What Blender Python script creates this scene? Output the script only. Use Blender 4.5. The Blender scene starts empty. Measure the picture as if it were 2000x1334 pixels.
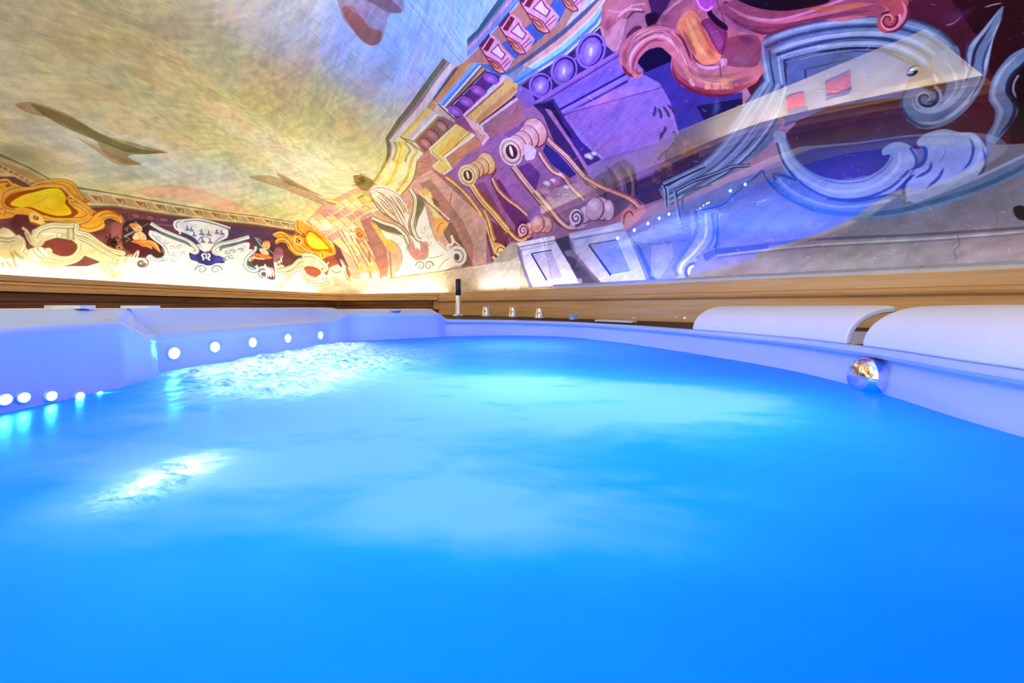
import bpy, bmesh, math, random
import numpy as np
from mathutils import Vector
from mathutils.bvhtree import BVHTree

random.seed(7)
rng = np.random.default_rng(11)
SC = bpy.context.scene
COL = SC.collection
PI = math.pi
EYE = 0.9                      # height of the lens above the floor
F = 700.0                      # focal length in pixels of a 2000 wide frame
HZ = 600.0                     # horizon row


def ray(px, py):
    return Vector(((px - 1000) / F, 1.0, (HZ - py) / F))


def at(px, py, d):             # a point seen at (px,py), d metres deep, z relative to the eye
    r = ray(px, py)
    return Vector((r.x * d, d, r.z * d))


# ------------------------------------------------------------------ camera
cam = bpy.data.cameras.new('camera')
cam.sensor_width = 36.0
cam.lens = F / 2000 * 36.0
cam.shift_y = -(667 - HZ) / 2000
cam.clip_start = 0.01
cam_o = bpy.data.objects.new('camera', cam)
cam_o.location = (0, 0, EYE)
cam_o.rotation_euler = (PI / 2, 0, 0)
COL.objects.link(cam_o)
SC.camera = cam_o

# ------------------------------------------------------------------ world, view, lamps
w = bpy.data.worlds.new('world')
w.use_nodes = True
w.node_tree.nodes['Background'].inputs[0].default_value = (0.02, 0.025, 0.04, 1)
w.node_tree.nodes['Background'].inputs[1].default_value = 1.0
SC.world = w
SC.view_settings.view_transform = 'Standard'
SC.view_settings.look = 'None'
SC.view_settings.gamma = 1.0
SC.view_settings.exposure = 0.3
SC.view_settings.use_curve_mapping = False
SC.cycles.max_bounces = 8
SC.cycles.diffuse_bounces = 3
SC.cycles.glossy_bounces = 4
SC.cycles.transmission_bounces = 6
SC.cycles.transparent_max_bounces = 8
SC.cycles.use_denoising = True
SC.cycles.use_adaptive_sampling = True
SC.cycles.adaptive_threshold = 0.02
SC.cycles.caustics_reflective = False
SC.cycles.caustics_refractive = False
SC.cycles.sample_clamp_indirect = 6.0


def point_lamp(name, loc, col, power, size=0.05):
    l = bpy.data.lights.new(name, 'POINT')
    l.color = col
    l.energy = power
    l.shadow_soft_size = size
    o = bpy.data.objects.new(name, l)
    o.location = (loc[0], loc[1], loc[2] + EYE)
    COL.objects.link(o)
    return o


def strip_lamp(name, a, b, z, width, col, power, inward, tilt=0.5, spread=180):
    """long thin lamp lying in the trough behind the wooden ledge, shining up the vault"""
    a = Vector((a[0], a[1], 0)); b = Vector((b[0], b[1], 0))
    l = bpy.data.lights.new(name, 'AREA')
    l.shape = 'RECTANGLE'
    l.size = (b - a).length
    l.size_y = width
    l.color = col
    l.energy = power
    l.spread = math.radians(spread)
    o = bpy.data.objects.new(name, l)
    m = (a + b) / 2
    o.location = (m.x, m.y, z + EYE)
    x = (b - a).normalized()
    n = Vector((inward[0] * tilt, inward[1] * tilt, 1)).normalized()
    zz = -n
    y = zz.cross(x).normalized()
    from mathutils import Matrix
    M = Matrix((x, y, zz)).transposed()
    o.rotation_euler = M.to_euler()
    o.visible_glossy = False
    COL.objects.link(o)
    return o


WARM = (1.0, 0.91, 0.58)
# underwater lamps of the tub
UW = (0.45, 0.75, 1.0)
point_lamp('underwater_lamp', (0.03, 0.85, -0.46), UW, 8.4, 0.08)
point_lamp('underwater_lamp', (-0.45, 1.0, -0.48), UW, 6.2, 0.08)
point_lamp('underwater_lamp', (0.40, 0.62, -0.52), UW, 6.2, 0.08)
point_lamp('underwater_lamp', (-0.15, 0.15, -0.55), UW, 5.6, 0.08)
point_lamp('underwater_lamp', (0.0, 1.7, -0.52), UW, 8.4, 0.08)
for y_ in (1.02, 1.2, 1.38, 1.56, 1.72):       # added white lamps below the jets to brighten the foam
    point_lamp('foam_lamp', (-0.78, y_, -0.27), (1.0, 0.92, 1.0), 0.40, 0.03)
point_lamp('foam_lamp', (-0.367, 0.385, -0.26), (1.0, 0.95, 1.0), 0.30, 0.03)  # added lamp under the foam patch near the viewer

# ------------------------------------------------------------------ helpers
def link(o):
    COL.objects.link(o)
    return o


def new_obj(name, verts, faces, mat=None, parent=None, uvs=None, smooth=False, z=EYE):
    me = bpy.data.meshes.new(name)
    if z:
        verts = [(v[0], v[1], v[2] + z) for v in verts]
    if parent is not None and parent.type == 'EMPTY':
        L = parent.location
        verts = [(v[0] - L[0], v[1] - L[1], v[2] - L[2]) for v in verts]
    me.from_pydata([tuple(v) for v in verts], [], faces)
    if uvs is not None:
        ul = me.uv_layers.new(name='UVMap')
        li = np.empty(len(me.loops), dtype=np.int32)
        me.loops.foreach_get('vertex_index', li)
        ul.data.foreach_set('uv', np.asarray(uvs, dtype=np.float32)[li].ravel())
    if smooth:
        me.polygons.foreach_set('use_smooth', [True] * len(me.polygons))
    me.update()
    o = bpy.data.objects.new(name, me)
    if mat:
        me.materials.append(mat)
    if parent is not None:
        o.parent = parent
    return link(o)


def empty(name, loc):
    o = bpy.data.objects.new(name, None)
    o.location = (loc[0], loc[1], loc[2] + EYE)
    o.empty_display_size = 0.05
    return link(o)


def tag(o, label=None, cat=None, group=None, kind=None):
    if label: o['label'] = label
    if cat: o['category'] = cat
    if group: o['group'] = group
    if kind: o['kind'] = kind
    return o


def grid_faces(nu, nv, closed_u=False):
    f = []
    for i in range(nu if closed_u else nu - 1):
        j = (i + 1) % nu
        for k in range(nv - 1):
            f.append((i * nv + k, j * nv + k, j * nv + k + 1, i * nv + k + 1))
    return f


def lathe(prof, n=24, loc=(0, 0, 0), axis=Vector((0, 0, 1)), cap=True, squash=None):
    """prof: list of (radius, height) -> verts, faces turned about axis through loc"""
    axis = Vector(axis).normalized()
    t = Vector((1, 0, 0)) if abs(axis.x) < 0.9 else Vector((0, 1, 0))
    u = axis.cross(t).normalized(); v = axis.cross(u).normalized()
    V = []; Fc = []
    for r, h in prof:
        for k in range(n):
            a = 2 * PI * k / n
            p = Vector(loc) + axis * h + (u * math.cos(a) + v * math.sin(a)) * r
            V.append(p)
    for i in range(len(prof) - 1):
        for k in range(n):
            Fc.append((i * n + k, i * n + (k + 1) % n, (i + 1) * n + (k + 1) % n, (i + 1) * n + k))
    if cap:
        Fc.append(tuple(range(n))[::-1])
        Fc.append(tuple((len(prof) - 1) * n + k for k in range(n)))
    return V, Fc


def smooth_by_angle(o, ang=40):
    me = o.data
    me.polygons.foreach_set('use_smooth', [True] * len(me.polygons))
    bm = bmesh.new(); bm.from_mesh(me)
    bmesh.ops.recalc_face_normals(bm, faces=bm.faces)
    for e in bm.edges:
        if len(e.link_faces) == 2 and e.calc_face_angle(0) > math.radians(ang):
            e.smooth = False
    bm.to_mesh(me); bm.free()
    return o


def catmull(pts, n=12, closed=False):
    P = np.asarray(pts, float)
    if len(P) < 3:
        return P
    if closed:
        P = np.vstack([P[-1], P, P[0], P[1]])
    else:
        P = np.vstack([2 * P[0] - P[1], P, 2 * P[-1] - P[-2]])
    t = np.linspace(0, 1, n, endpoint=False)[:, None]
    out = []
    for i in range(1, len(P) - 2):
        p0, p1, p2, p3 = P[i - 1], P[i], P[i + 1], P[i + 2]
        out.append(0.5 * (2 * p1 + (p2 - p0) * t + (2 * p0 - 5 * p1 + 4 * p2 - p3) * t ** 2 + (3 * p1 - p0 - 3 * p2 + p3) * t ** 3))
    out = np.vstack(out)
    if not closed:
        out = np.vstack([out, P[-2]])
    return out


# ------------------------------------------------------------------ materials
def material(name, base=(0.8, 0.8, 0.8), rough=0.5, metal=0.0, spec=0.5, coat=0.0):
    m = bpy.data.materials.new(name)
    m.use_nodes = True
    b = m.node_tree.nodes['Principled BSDF']
    b.inputs['Base Color'].default_value = (*base, 1)
    b.inputs['Roughness'].default_value = rough
    b.inputs['Metallic'].default_value = metal
    b.inputs['Specular IOR Level'].default_value = spec
    b.inputs['Coat Weight'].default_value = coat
    return m


def nd(m, kind, **kw):
    n = m.node_tree.nodes.new(kind)
    for k, v in kw.items():
        if k.startswith('i_'):
            n.inputs[k[2:].replace('_', ' ')].default_value = v
        else:
            setattr(n, k, v)
    return n


def lk(m, a, ao, b, bi):
    m.node_tree.links.new(a.outputs[ao], b.inputs[bi])


def ramp(m, stops):
    r = nd(m, 'ShaderNodeValToRGB')
    e = r.color_ramp.elements
    while len(e) < len(stops):
        e.new(0.5)
    for i, (p, c) in enumerate(stops):
        e[i].position = p
        e[i].color = (*c, 1)
    return r


def bsdf(m):
    return m.node_tree.nodes['Principled BSDF']


def noise_tint(m, stops, scale=(1, 1, 1), nscale=5, detail=6, coord='Object', bump=0.0, rough=None, distortion=0.0):
    tc = nd(m, 'ShaderNodeTexCoord')
    mp = nd(m, 'ShaderNodeMapping')
    mp.inputs['Scale'].default_value = scale
    n = nd(m, 'ShaderNodeTexNoise', i_Scale=nscale, i_Detail=detail, i_Distortion=distortion)
    lk(m, tc, coord, mp, 'Vector'); lk(m, mp, 'Vector', n, 'Vector')
    r = ramp(m, stops)
    lk(m, n, 'Fac', r, 'Fac'); lk(m, r, 'Color', bsdf(m), 'Base Color')
    if bump:
        b = nd(m, 'ShaderNodeBump', i_Strength=bump, i_Distance=0.01)
        lk(m, n, 'Fac', b, 'Height'); lk(m, b, 'Normal', bsdf(m), 'Normal')
    return n


def srgb(r, g, b):
    f = lambda c: (c / 255 / 12.92) if c <= 10.3 else ((c / 255 + 0.055) / 1.055) ** 2.4
    return (f(r), f(g), f(b))


M_ACRYLIC = material('blue_tinted_acrylic', (0.82, 0.83, 0.86), 0.16, spec=0.28)
noise_tint(M_ACRYLIC, [(0.35, (0.47, 0.61, 0.92)), (0.7, (0.52, 0.66, 0.94))], nscale=3)  # white acrylic; the tub's blue light is tinted into its colour
M_PAD = material('headrest_foam', (0.86, 0.86, 0.88), 0.35, spec=0.4)
noise_tint(M_PAD, [(0.4, (0.85, 0.85, 0.87)), (0.6, (0.88, 0.88, 0.89))], nscale=300, bump=0.05)
M_CHROME = material('chrome', (0.85, 0.85, 0.87), 0.06, metal=1.0)
noise_tint(M_CHROME, [(0.3, (0.80, 0.80, 0.83)), (0.7, (0.88, 0.88, 0.90))], nscale=8)
M_DARK = material('black_plastic', (0.01, 0.012, 0.03), 0.2)
noise_tint(M_DARK, [(0.3, (0.008, 0.01, 0.03)), (0.7, (0.02, 0.02, 0.05))], nscale=20)


def wood(name, dark, mid, light, rough=0.35):
    m = material(name, mid, rough, coat=0.25)
    n = noise_tint(m, [(0.25, dark), (0.5, mid), (0.75, light)], scale=(1.2, 16, 1), nscale=2.2, detail=5, coord='UV', bump=0.05, distortion=0.4)
    return m


M_WOOD = wood('varnished_wood', srgb(226, 172, 104), srgb(238, 190, 124), srgb(246, 206, 144))
M_WOOD_DARK = wood('shade_dark_wood', srgb(92, 50, 28), srgb(142, 86, 46), srgb(176, 112, 62))  # darker copy of the wood, shade under the moulding put into its colour
M_PLASTER = material('white_plaster_bead', (0.86, 0.84, 0.80), 0.8)
noise_tint(M_PLASTER, [(0.26, (0.25, 0.20, 0.17)), (0.33, (0.86, 0.85, 0.83)), (0.7, (0.94, 0.93, 0.92))], nscale=14, detail=8, bump=0.5)

# ------------------------------------------------------------------ room plan (at ledge height)
HL = 0.15                      # ledge top above the eye
WALL_PTS = [(-2.40, -0.4), (-2.38, 0.8), (-2.36, 1.64), (-2.31, 2.14), (-2.19, 3.09), (-2.02, 3.85),
            (-1.93, 4.04), (-1.75, 4.02), (-0.72, 3.64), (0.32, 2.86), (1.17, 2.09), (1.95, 1.38), (2.9, 0.55),
            (3.15, 0.0), (2.6, -0.9), (1.4, -1.6), (0.0, -1.8), (-1.4, -1.6), (-2.2, -1.2)]
PLAN = catmull(WALL_PTS, 16, closed=True)
d_ = np.linalg.norm(np.roll(PLAN, -1, 0) - PLAN, axis=1)
S_ACC = np.concatenate([[0], np.cumsum(d_)])
S_TOT = S_ACC[-1]
PLAN_C = np.vstack([PLAN, PLAN[:1]])


def plan(s):
    s = np.mod(s, S_TOT)
    return np.stack([np.interp(s, S_ACC, PLAN_C[:, 0]), np.interp(s, S_ACC, PLAN_C[:, 1])], -1)


def plan_in(s):                # inward normal
    e = 0.12
    t = plan(np.asarray(s) + e) - plan(np.asarray(s) - e)
    t = t / np.linalg.norm(t, axis=-1, keepdims=True)
    return np.stack([t[..., 1], -t[..., 0]], -1)


def s_of(x, y):
    q = np.linspace(0, S_TOT, 4000)
    p = plan(q)
    return q[np.argmin((p[:, 0] - x) ** 2 + (p[:, 1] - y) ** 2)]


CEN = np.array([0.0, 0.75])
T_COVE = 0.62


def vault(s, t):
    """s along the wall foot, t from ledge (0) to the crown (1)"""
    s = np.asarray(s, float); t = np.asarray(t, float)
    W = plan(s)
    D = CEN - W
    L = np.linalg.norm(D, axis=-1)
    u = D / L[..., None]
    th = np.clip(t / T_COVE, 0, 1) * PI / 2
    R = 0.95
    ins = R * (1 - np.cos(th)) + np.clip((t - T_COVE) / (1 - T_COVE), 0, 1) * (L - R)
    k = np.clip((t - T_COVE) / (1 - T_COVE), 0, 1)
    z = HL + 1.15 * np.sin(th) + 0.10 * np.sin(k * PI / 2)
    xy = W + u * ins[..., None]
    return np.concatenate([xy, z[..., None]], -1)


S_L0 = s_of(-2.40, -0.4)       # start of the left wall
S_C1 = s_of(-1.93, 4.04)       # far corner
S_C2 = s_of(-0.30, 3.34)       # end of the short end wall
S_R1 = s_of(3.1, 0.2)          # end of the right wall
# ------------------------------------------------------------------ the painted vault (room shell)
W_OUT = 0.20
_plan0 = plan


def wall_foot(s):
    return _plan0(s) - plan_in(s) * W_OUT


def vault(s, t):
    """s along the wall foot, t from the ledge (0) to the crown (1); z relative to the eye"""
    s = np.asarray(s, float); t = np.asarray(t, float)
    W = wall_foot(s)
    D = CEN - W
    L = np.linalg.norm(D, axis=-1)
    u = D / L[..., None]
    th = np.clip(t / T_COVE, 0, 1) * PI / 2
    k = np.clip((t - T_COVE) / (1 - T_COVE), 0, 1)
    R = 0.95
    ins = R * (1 - np.cos(th)) + k * (L - R)
    z = HL - 0.12 + 1.27 * np.sin(th) + 0.10 * np.sin(k * PI / 2)
    return np.concatenate([W + u * ins[..., None], z[..., None]], -1)


U_SPAN = (s_of(-2.40, -0.2), s_of(3.05, 0.35))     # stretch of wall that carries the painting once


def mural_u(s):
    """u of the painting; beyond its ends the decoration is repeated mirror-wise"""
    a = (np.asarray(s, float) - U_SPAN[0]) / (U_SPAN[1] - U_SPAN[0])
    return a


def vault_piece(name, s0, s1, t0, t1, ns, nt, mat):
    ss = np.linspace(s0, s1, ns); tt = np.linspace(t0, t1, nt)
    S, T = np.meshgrid(ss, tt, indexing='ij')
    V = vault(S, T).reshape(-1, 3)
    uv = np.stack([mural_u(S).ravel(), T.ravel()], -1)
    f = [q[::-1] for q in grid_faces(ns, nt)]
    o = new_obj(name, V, f, mat, uvs=uv, smooth=True)
    return tag(o, kind='structure')


M_MURAL = material('painted_plaster', (0.6, 0.58, 0.5), 0.75, spec=0.25)
M_LIME = material('limewashed_plaster', (0.78, 0.75, 0.70), 0.85, spec=0.2)
noise_tint(M_LIME, [(0.3, (0.70, 0.66, 0.60)), (0.6, (0.80, 0.77, 0.72))], nscale=4, detail=9, bump=0.25)
S_LP = s_of(-2.37, 0.95)
wall_left = vault_piece('wall_left', S_LP, S_C1, 0, T_COVE, 120, 40, M_MURAL)
wall_back = vault_piece('wall_back', S_C1, S_C2, 0, T_COVE, 60, 40, M_MURAL)
wall_right = vault_piece('wall_right', S_C2, S_R1, 0, T_COVE, 140, 40, M_MURAL)
wall_front = vault_piece('wall_front', S_R1, S_LP + S_TOT, 0, T_COVE, 140, 40, M_LIME)
ceiling = vault_piece('ceiling', S_L0, S_L0 + S_TOT, T_COVE, 1, 360, 24, M_MURAL)
VAULT_PARTS = [wall_left, wall_back, wall_right, wall_front, ceiling]

fl = [(-3.2, -2.6, -EYE), (3.8, -2.6, -EYE), (3.8, 4.6, -EYE), (-3.2, 4.6, -EYE)]
M_FLOOR = material('stone_floor', (0.2, 0.17, 0.14), 0.6)
noise_tint(M_FLOOR, [(0.3, (0.16, 0.13, 0.11)), (0.7, (0.26, 0.22, 0.18))], nscale=4, bump=0.1)
tag(new_obj('floor', fl, [(0, 1, 2, 3)], M_FLOOR), kind='structure')


def sweep(name, prof, s0, s1, n, mat, kind='structure', cap=True):
    ss = np.linspace(s0, s1, n)
    B = _plan0(ss); N = plan_in(ss)
    V = []; uv = []
    acc = [0]
    for a, b in zip(prof[:-1], prof[1:]):
        acc.append(acc[-1] + math.hypot(b[0] - a[0], b[1] - a[1]))
    for i in range(n):
        for (o, z), a in zip(prof, acc):
            p = B[i] + N[i] * o
            V.append((p[0], p[1], z)); uv.append((ss[i], a))
    m = len(prof)
    f = [q for q in grid_faces(n, m)]
    if cap:
        f += [tuple(range(m))[::-1], tuple((n - 1) * m + k for k in range(m))]
    o = new_obj(name, V, f, mat, uvs=uv)
    smooth_by_angle(o, 25)
    return tag(o, kind=kind)


# wooden ledges: moulded front, plain back, lying against the wall foot
def px_to_s(px):
    q = np.linspace(S_L0, S_R1, 3000)
    p = _plan0(q)
    ok = p[:, 1] > 0.3
    x = np.where(ok, 1000 + F * p[:, 0] / np.maximum(p[:, 1], 0.3), 1e9)
    return q[np.argmin(abs(x - px))]


S_WOODEND = px_to_s(858)
PROF_A = [(-0.03, -0.02), (-0.03, 0.150), (0.0, 0.152), (0.006, 0.148), (0.006, 0.124), (-0.002, 0.121), (0.012, 0.116), (0.016, 0.108),
          (0.010, 0.099), (0.022, 0.092), (0.036, 0.088), (0.038, 0.074), (0.006, 0.068), (-0.01, 0.066), (-0.012, -0.02)]
PROF_A2 = [(-0.012, 0.064), (0.004, 0.064), (0.004, 0.030), (-0.004, 0.027), (-0.004, -0.12), (-0.03, -0.12)]
PROF_B = [(-0.03, -0.14), (-0.03, 0.148), (0.0, 0.150), (0.005, 0.147), (0.008, 0.088), (0.002, 0.084), (0.004, 0.080), (0.022, 0.077),
          (0.028, 0.070), (0.024, 0.058), (0.010, 0.049), (0.000, 0.046), (0.000, 0.014), (0.007, 0.010), (0.007, -0.14)]
trim1 = sweep('trim_1', PROF_A, S_L0, S_C1, 90, M_WOOD)
trim2 = sweep('trim_2', PROF_A, S_C1 + 0.004, S_WOODEND, 40, M_WOOD)
trim3 = sweep('trim_3', PROF_B, S_WOODEND + 0.003, S_R1, 120, M_WOOD)
trim4 = sweep('trim_4', PROF_A, S_R1 + 0.004, S_L0 + S_TOT - 0.004, 100, M_WOOD)
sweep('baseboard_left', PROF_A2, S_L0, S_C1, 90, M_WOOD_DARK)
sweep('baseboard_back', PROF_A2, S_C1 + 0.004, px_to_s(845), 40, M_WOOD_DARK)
# plaster bead between the ledge and the painted wall
sweep('trim_5', [(-0.035, 0.150), (-0.03, 0.177), (-0.006, 0.180), (0.010, 0.172), (0.011, 0.151)], px_to_s(1080), S_R1, 90, M_PLASTER)
# backs of the ledges down to the floor
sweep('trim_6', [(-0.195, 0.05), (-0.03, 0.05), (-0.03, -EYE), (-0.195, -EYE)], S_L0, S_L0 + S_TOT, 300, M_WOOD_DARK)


# LED strips lying in the trough behind the ledge
M_LED = bpy.data.materials.new('led_strip_glow')
M_LED.use_nodes = True
_b = bsdf(M_LED)
_b.inputs['Base Color'].default_value = (0.9, 0.9, 0.85, 1)
_b.inputs['Emission Color'].default_value = (*WARM, 1)
_b.inputs['Emission Strength'].default_value = 1.5


def led_run(ledge, s0, s1, n, label, power, z=0.136, off=-0.055, col=WARM, tilt=0.45, spread=180):
    ss = np.linspace(s0, s1, 40)
    o = sweep('led_strip', [(off - 0.006, z - 0.012), (off + 0.006, z - 0.012), (off + 0.006, z - 0.004), (off - 0.006, z - 0.004)], s0, s1, 60, M_LED, kind=None)
    o.parent = ledge
    o['label'] = label
    e = np.linspace(s0, s1, n + 1)
    tot = s1 - s0
    for a, b in zip(e[:-1], e[1:]):
        pa = _plan0(a) + plan_in(a) * off; pb = _plan0(b) + plan_in(b) * off
        mid = plan_in((a + b) / 2)
        strip_lamp('cove_lamp', pa, pb, z + 0.004, 0.02, col, power * (b - a), mid, tilt=tilt, spread=spread)


S_MID = px_to_s(120)
led_run(trim1, S_MID + 0.01, S_C1 - 0.12, 4, 'warm white light strip', 2.2)
led_run(trim2, S_C1 + 0.10, S_WOODEND - 0.1, 2, 'warm white light strip', 4.5)
led_run(trim4, s_of(-2.2, -1.2), S_LP + S_TOT - 0.05, 4, 'neutral white light strip', 30, z=0.143, tilt=2.6, spread=90, col=(1.0, 0.94, 0.90))

led_run(trim3, S_WOODEND + 0.35, S_R1 - 0.2, 5, 'added cool white light strip, unseen', 4, z=0.13, off=-0.12, col=(0.86, 0.82, 1.0))  # added strip behind the right ledge, brightening the painted wall

# added lamps without fixtures, low in the trough, brightening the wall above
for s0_, s1_, n_, p_ in ((S_MID - 0.5, S_C1 - 0.15, 3, 2.4), (S_C1 + 0.15, S_WOODEND - 0.08, 2, 3.4), (S_TOT - 2.9, S_TOT - 0.4, 4, 13.0)):
    e_ = np.linspace(s0_, s1_, n_ + 1)
    for a_, b_ in zip(e_[:-1], e_[1:]):
        strip_lamp('trough_fill_lamp', _plan0(a_) - plan_in(a_) * 0.16, _plan0(b_) - plan_in(b_) * 0.16, 0.11, 0.02, (1.0, 0.95, 0.80), p_ * (b_ - a_), plan_in((a_ + b_) / 2), tilt=0.0)

# ------------------------------------------------------------------ hot tub
ZW = -0.18                     # water level below the eye
R_SMOOTH = catmull([(-0.40, 2.215), (0.0, 2.27), (0.316, 2.17), (0.52, 1.87), (0.659, 1.537), (0.783, 1.096), (0.785, 0.83), (0.764, 0.72), (0.72, 0.56),
                    (0.70, 0.40), (0.72, 0.15), (0.74, -0.2), (0.62, -0.6), (0.3, -0.9), (-0.15, -0.98), (-0.6, -0.85)], 9)
ST = []                        # (x, y, ztop, outer x, outer y, outer z, roll)
ST += [(-0.80, -0.62, -0.034, -1.02, -0.65, -0.003, 0), (-0.85, -0.30, -0.034, -1.02, -0.35, -0.003, 0), (-0.86, 0.2, -0.034, -1.08, 0.2, -0.003, 0), (-0.865, 0.59, -0.0355, -1.09, 0.6, -0.003, 0),
       (-0.872, 0.803, -0.0300, -1.10, 0.85, -0.003, 0), (-0.885, 0.83, -0.034, -1.10, 0.88, -0.003, 0), (-0.915, 0.905, -0.066, -1.11, 0.93, -0.003, 0), (-0.925, 0.94, -0.069, -1.11, 0.96, -0.003, 0),
       (-0.97, 0.985, -0.0705, -1.12, 1.01, -0.003, 0), (-0.90, 1.745, -0.0705, -1.06, 1.86, -0.003, 0), (-0.885, 1.78, -0.070, -1.05, 1.90, -0.003, 0),
       (-0.862, 1.83, -0.045, -1.03, 1.98, -0.004, 0), (-0.850, 1.87, -0.036, -1.02, 2.02, -0.004, 0), (-0.835, 1.90, -0.033, -1.0, 2.06, -0.005, 0),
       (-0.46, 2.15, -0.0362, -0.56, 2.40, -0.016, 0), (-0.435, 2.17, -0.037, -0.50, 2.42, -0.017, 0), (-0.423, 2.19, -0.046, -0.46, 2.42, -0.022, 0), (-0.412, 2.205, -0.068, -0.44, 2.36, -0.07, 0.3)]
ST = [list(a) for a in ST]
for i, a in enumerate(ST[:-1]):
    p_ = np.array(ST[max(0, i - 1)][:2]); n_ = np.array(ST[min(len(ST) - 1, i + 1)][:2])
    t_ = (n_ - p_) / np.linalg.norm(n_ - p_)
    o_ = np.array([-t_[1], t_[0]])
    o_ = o_ if i > 13 else np.array([-0.98, 0.2])
    a[3], a[4] = a[0] + o_[0] * 0.10, a[1] + o_[1] * 0.10
    a[5] = -0.004 if i < 13 else -0.012
nl = len(ST)
for i, (x, y) in enumerate(R_SMOOTH):
    k = min(1, i / 16)
    a = R_SMOOTH[max(0, i - 1)]; b = R_SMOOTH[min(len(R_SMOOTH) - 1, i + 1)]
    t = (b - a) / np.linalg.norm(b - a)
    no = np.array([-t[1], t[0]])
    w_ = 0.05
    zt = -0.075 * (1 - k) - 0.088 * k
    e = max(0, (i - 95) / 30)
    ST.append((x, y, zt, x + no[0] * w_, y + no[1] * w_, zt - 0.004, 1.0))
# finer stations along straight stretches
ST2 = []
N_ST = len(ST)
for i in range(N_ST):
    A_ = np.array(ST[i]); B_ = np.array(ST[(i + 1) % N_ST])
    L_ = np.linalg.norm(B_[:2] - A_[:2])
    n_ = max(1, int(L_ / 0.06))
    for k in range(n_):
        ST2.append(A_ + (B_ - A_) * k / n_)
ST2 = np.array(ST2)
NS = len(ST2)
Pc = ST2[:, :2]
tg = np.roll(Pc, -1, 0) - np.roll(Pc, 1, 0)
tg /= np.linalg.norm(tg, axis=1, keepdims=True)
OUTN = np.stack([-tg[:, 1], tg[:, 0]], -1)


def shell_rows(i):
    x, y, zt, qx, qy, zq, roll = ST2[i]
    P = np.array([x, y]); Q = np.array([qx, qy]); n = OUTN[i]
    C = np.array([-0.05, 0.95])
    r = []
    r.append((*(C + (P - C) * 0.55), -0.66))
    r.append((*(C + (P - C) * 0.80), -0.62))
    r.append((*(C + (P - C) * 0.93), -0.45))
    r.append((*(P - n * 0.02), -0.28))
    r.append((*P, ZW))
    r.append((*(P + n * 0.004), ZW + (zt - 0.034 - ZW) * 0.55))
    g = 0.010 * roll
    r.append((*(P + n * (0.006 + g)), zt - 0.030))
    r.append((*(P + n * (0.005 + g * 0.9)), zt - 0.026))
    r.append((*(P + n * (0.004 - g * 0.3)), zt - 0.020))
    r.append((*(P + n * (0.004 - g * 0.6)), zt - 0.013))
    r.append((*(P + n * (0.006 - g * 0.3)), zt - 0.006))
    r.append((*(P + n * (0.010 + g * 0.2)), zt - 0.0015))
    r.append((*(P + n * (0.016 + g * 0.5)), zt))
    P2 = P + n * (0.016 + g * 0.5)
    # the shelf behind the lip rises to the outer edge; flat first, steeper at the back
    for f, h in ((0.25, 0.20), (0.5, 0.45), (0.8, 0.80), (0.96, 0.99), (1.0, 1.0)):
        p = P2 + (Q - P2) * f
        r.append((*p, zt + (zq - zt) * h))
    p = Q + (Q - P2) / max(1e-6, np.linalg.norm(Q - P2)) * (0.012 if roll else 0.05)
    if not roll: r.append((*(Q + (p - Q) * 0.9), zq + 0.0015))
    else: r.append((*(Q + (p - Q) * 0.3), zq - 0.002))
    r.append((*p, zq - 0.012))
    r.append((*p, -0.85))
    return r


rows = [shell_rows(i) for i in range(NS)]
NR = len(rows[0])
V = [v for r in rows for v in r]
Fc = [q[::-1] for q in grid_faces(NS, NR, closed_u=True)]
V.append((-0.05, 0.95, -0.67))
for i in range(NS):
    Fc.append((i * NR, len(V) - 1, ((i + 1) % NS) * NR)[::-1])
tub = empty('hot_tub', (-0.05, 0.95, -0.85))
tag(tub, 'white hot tub with round rim, light jets and glowing blue water', 'hot tub')
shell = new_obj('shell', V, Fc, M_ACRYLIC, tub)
smooth_by_angle(shell, 32)
SHELL_BVH = BVHTree.FromPolygons([Vector(v) for v in V], Fc)


def on_shell(px, py):
    loc, nor, idx, dist = SHELL_BVH.ray_cast(Vector((0, 0, 0)), ray(px, py).normalized())
    if nor.dot(ray(px, py)) > 0:
        nor = -nor
    return loc, nor


# surround between tub rim and the walls, the wood's dark reflection put into its colour
C0 = np.array([0.0, 0.95])
q_ = np.linspace(0, S_TOT, 2400)
PW = _plan0(q_) + plan_in(q_) * 0.012
ang_w = np.arctan2(PW[:, 1] - C0[1], PW[:, 0] - C0[0])
order = np.argsort(ang_w)
Vs = []
for i in range(NS):
    x, y, zt, qx, qy, zq, roll = ST2[i]
    q = np.array(rows[i][-2][:2])
    a = math.atan2(q[1] - C0[1], q[0] - C0[0])
    j = order[np.argmin(abs(ang_w[order] - a))]
    wv = PW[j]
    z1 = zq - 0.005
    zz = min(zq - 0.02, -0.076) if roll < 0.2 else zq - 0.002
    zw = -0.10 if roll < 0.2 else (-0.076 if q[0] < -0.3 else -0.076 - 0.02 * min(1, (q[0] + 0.3) / 1.2))
    Vs += [(q[0], q[1], zz - 0.03), (q[0], q[1], zz), (*(q + (wv - q) * 0.5), (zz + zw) / 2), (wv[0], wv[1], zw)]
M_SURROUND = material('dark_reflection_deck', (0.012, 0.008, 0.010), 0.5, spec=0.12)  # matt black carrying the dark reflection of the wood
noise_tint(M_SURROUND, [(0.3, (0.010, 0.007, 0.010)), (0.7, (0.03, 0.016, 0.014))], nscale=12, scale=(1, 4, 1))
sur = new_obj('surround', Vs, [f[::-1] for f in grid_faces(NS, 4, closed_u=True)], M_SURROUND, tub)
tag(sur, 'deck strip between the tub rim and the wooden wall, dark reflection in its colour')

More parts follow.
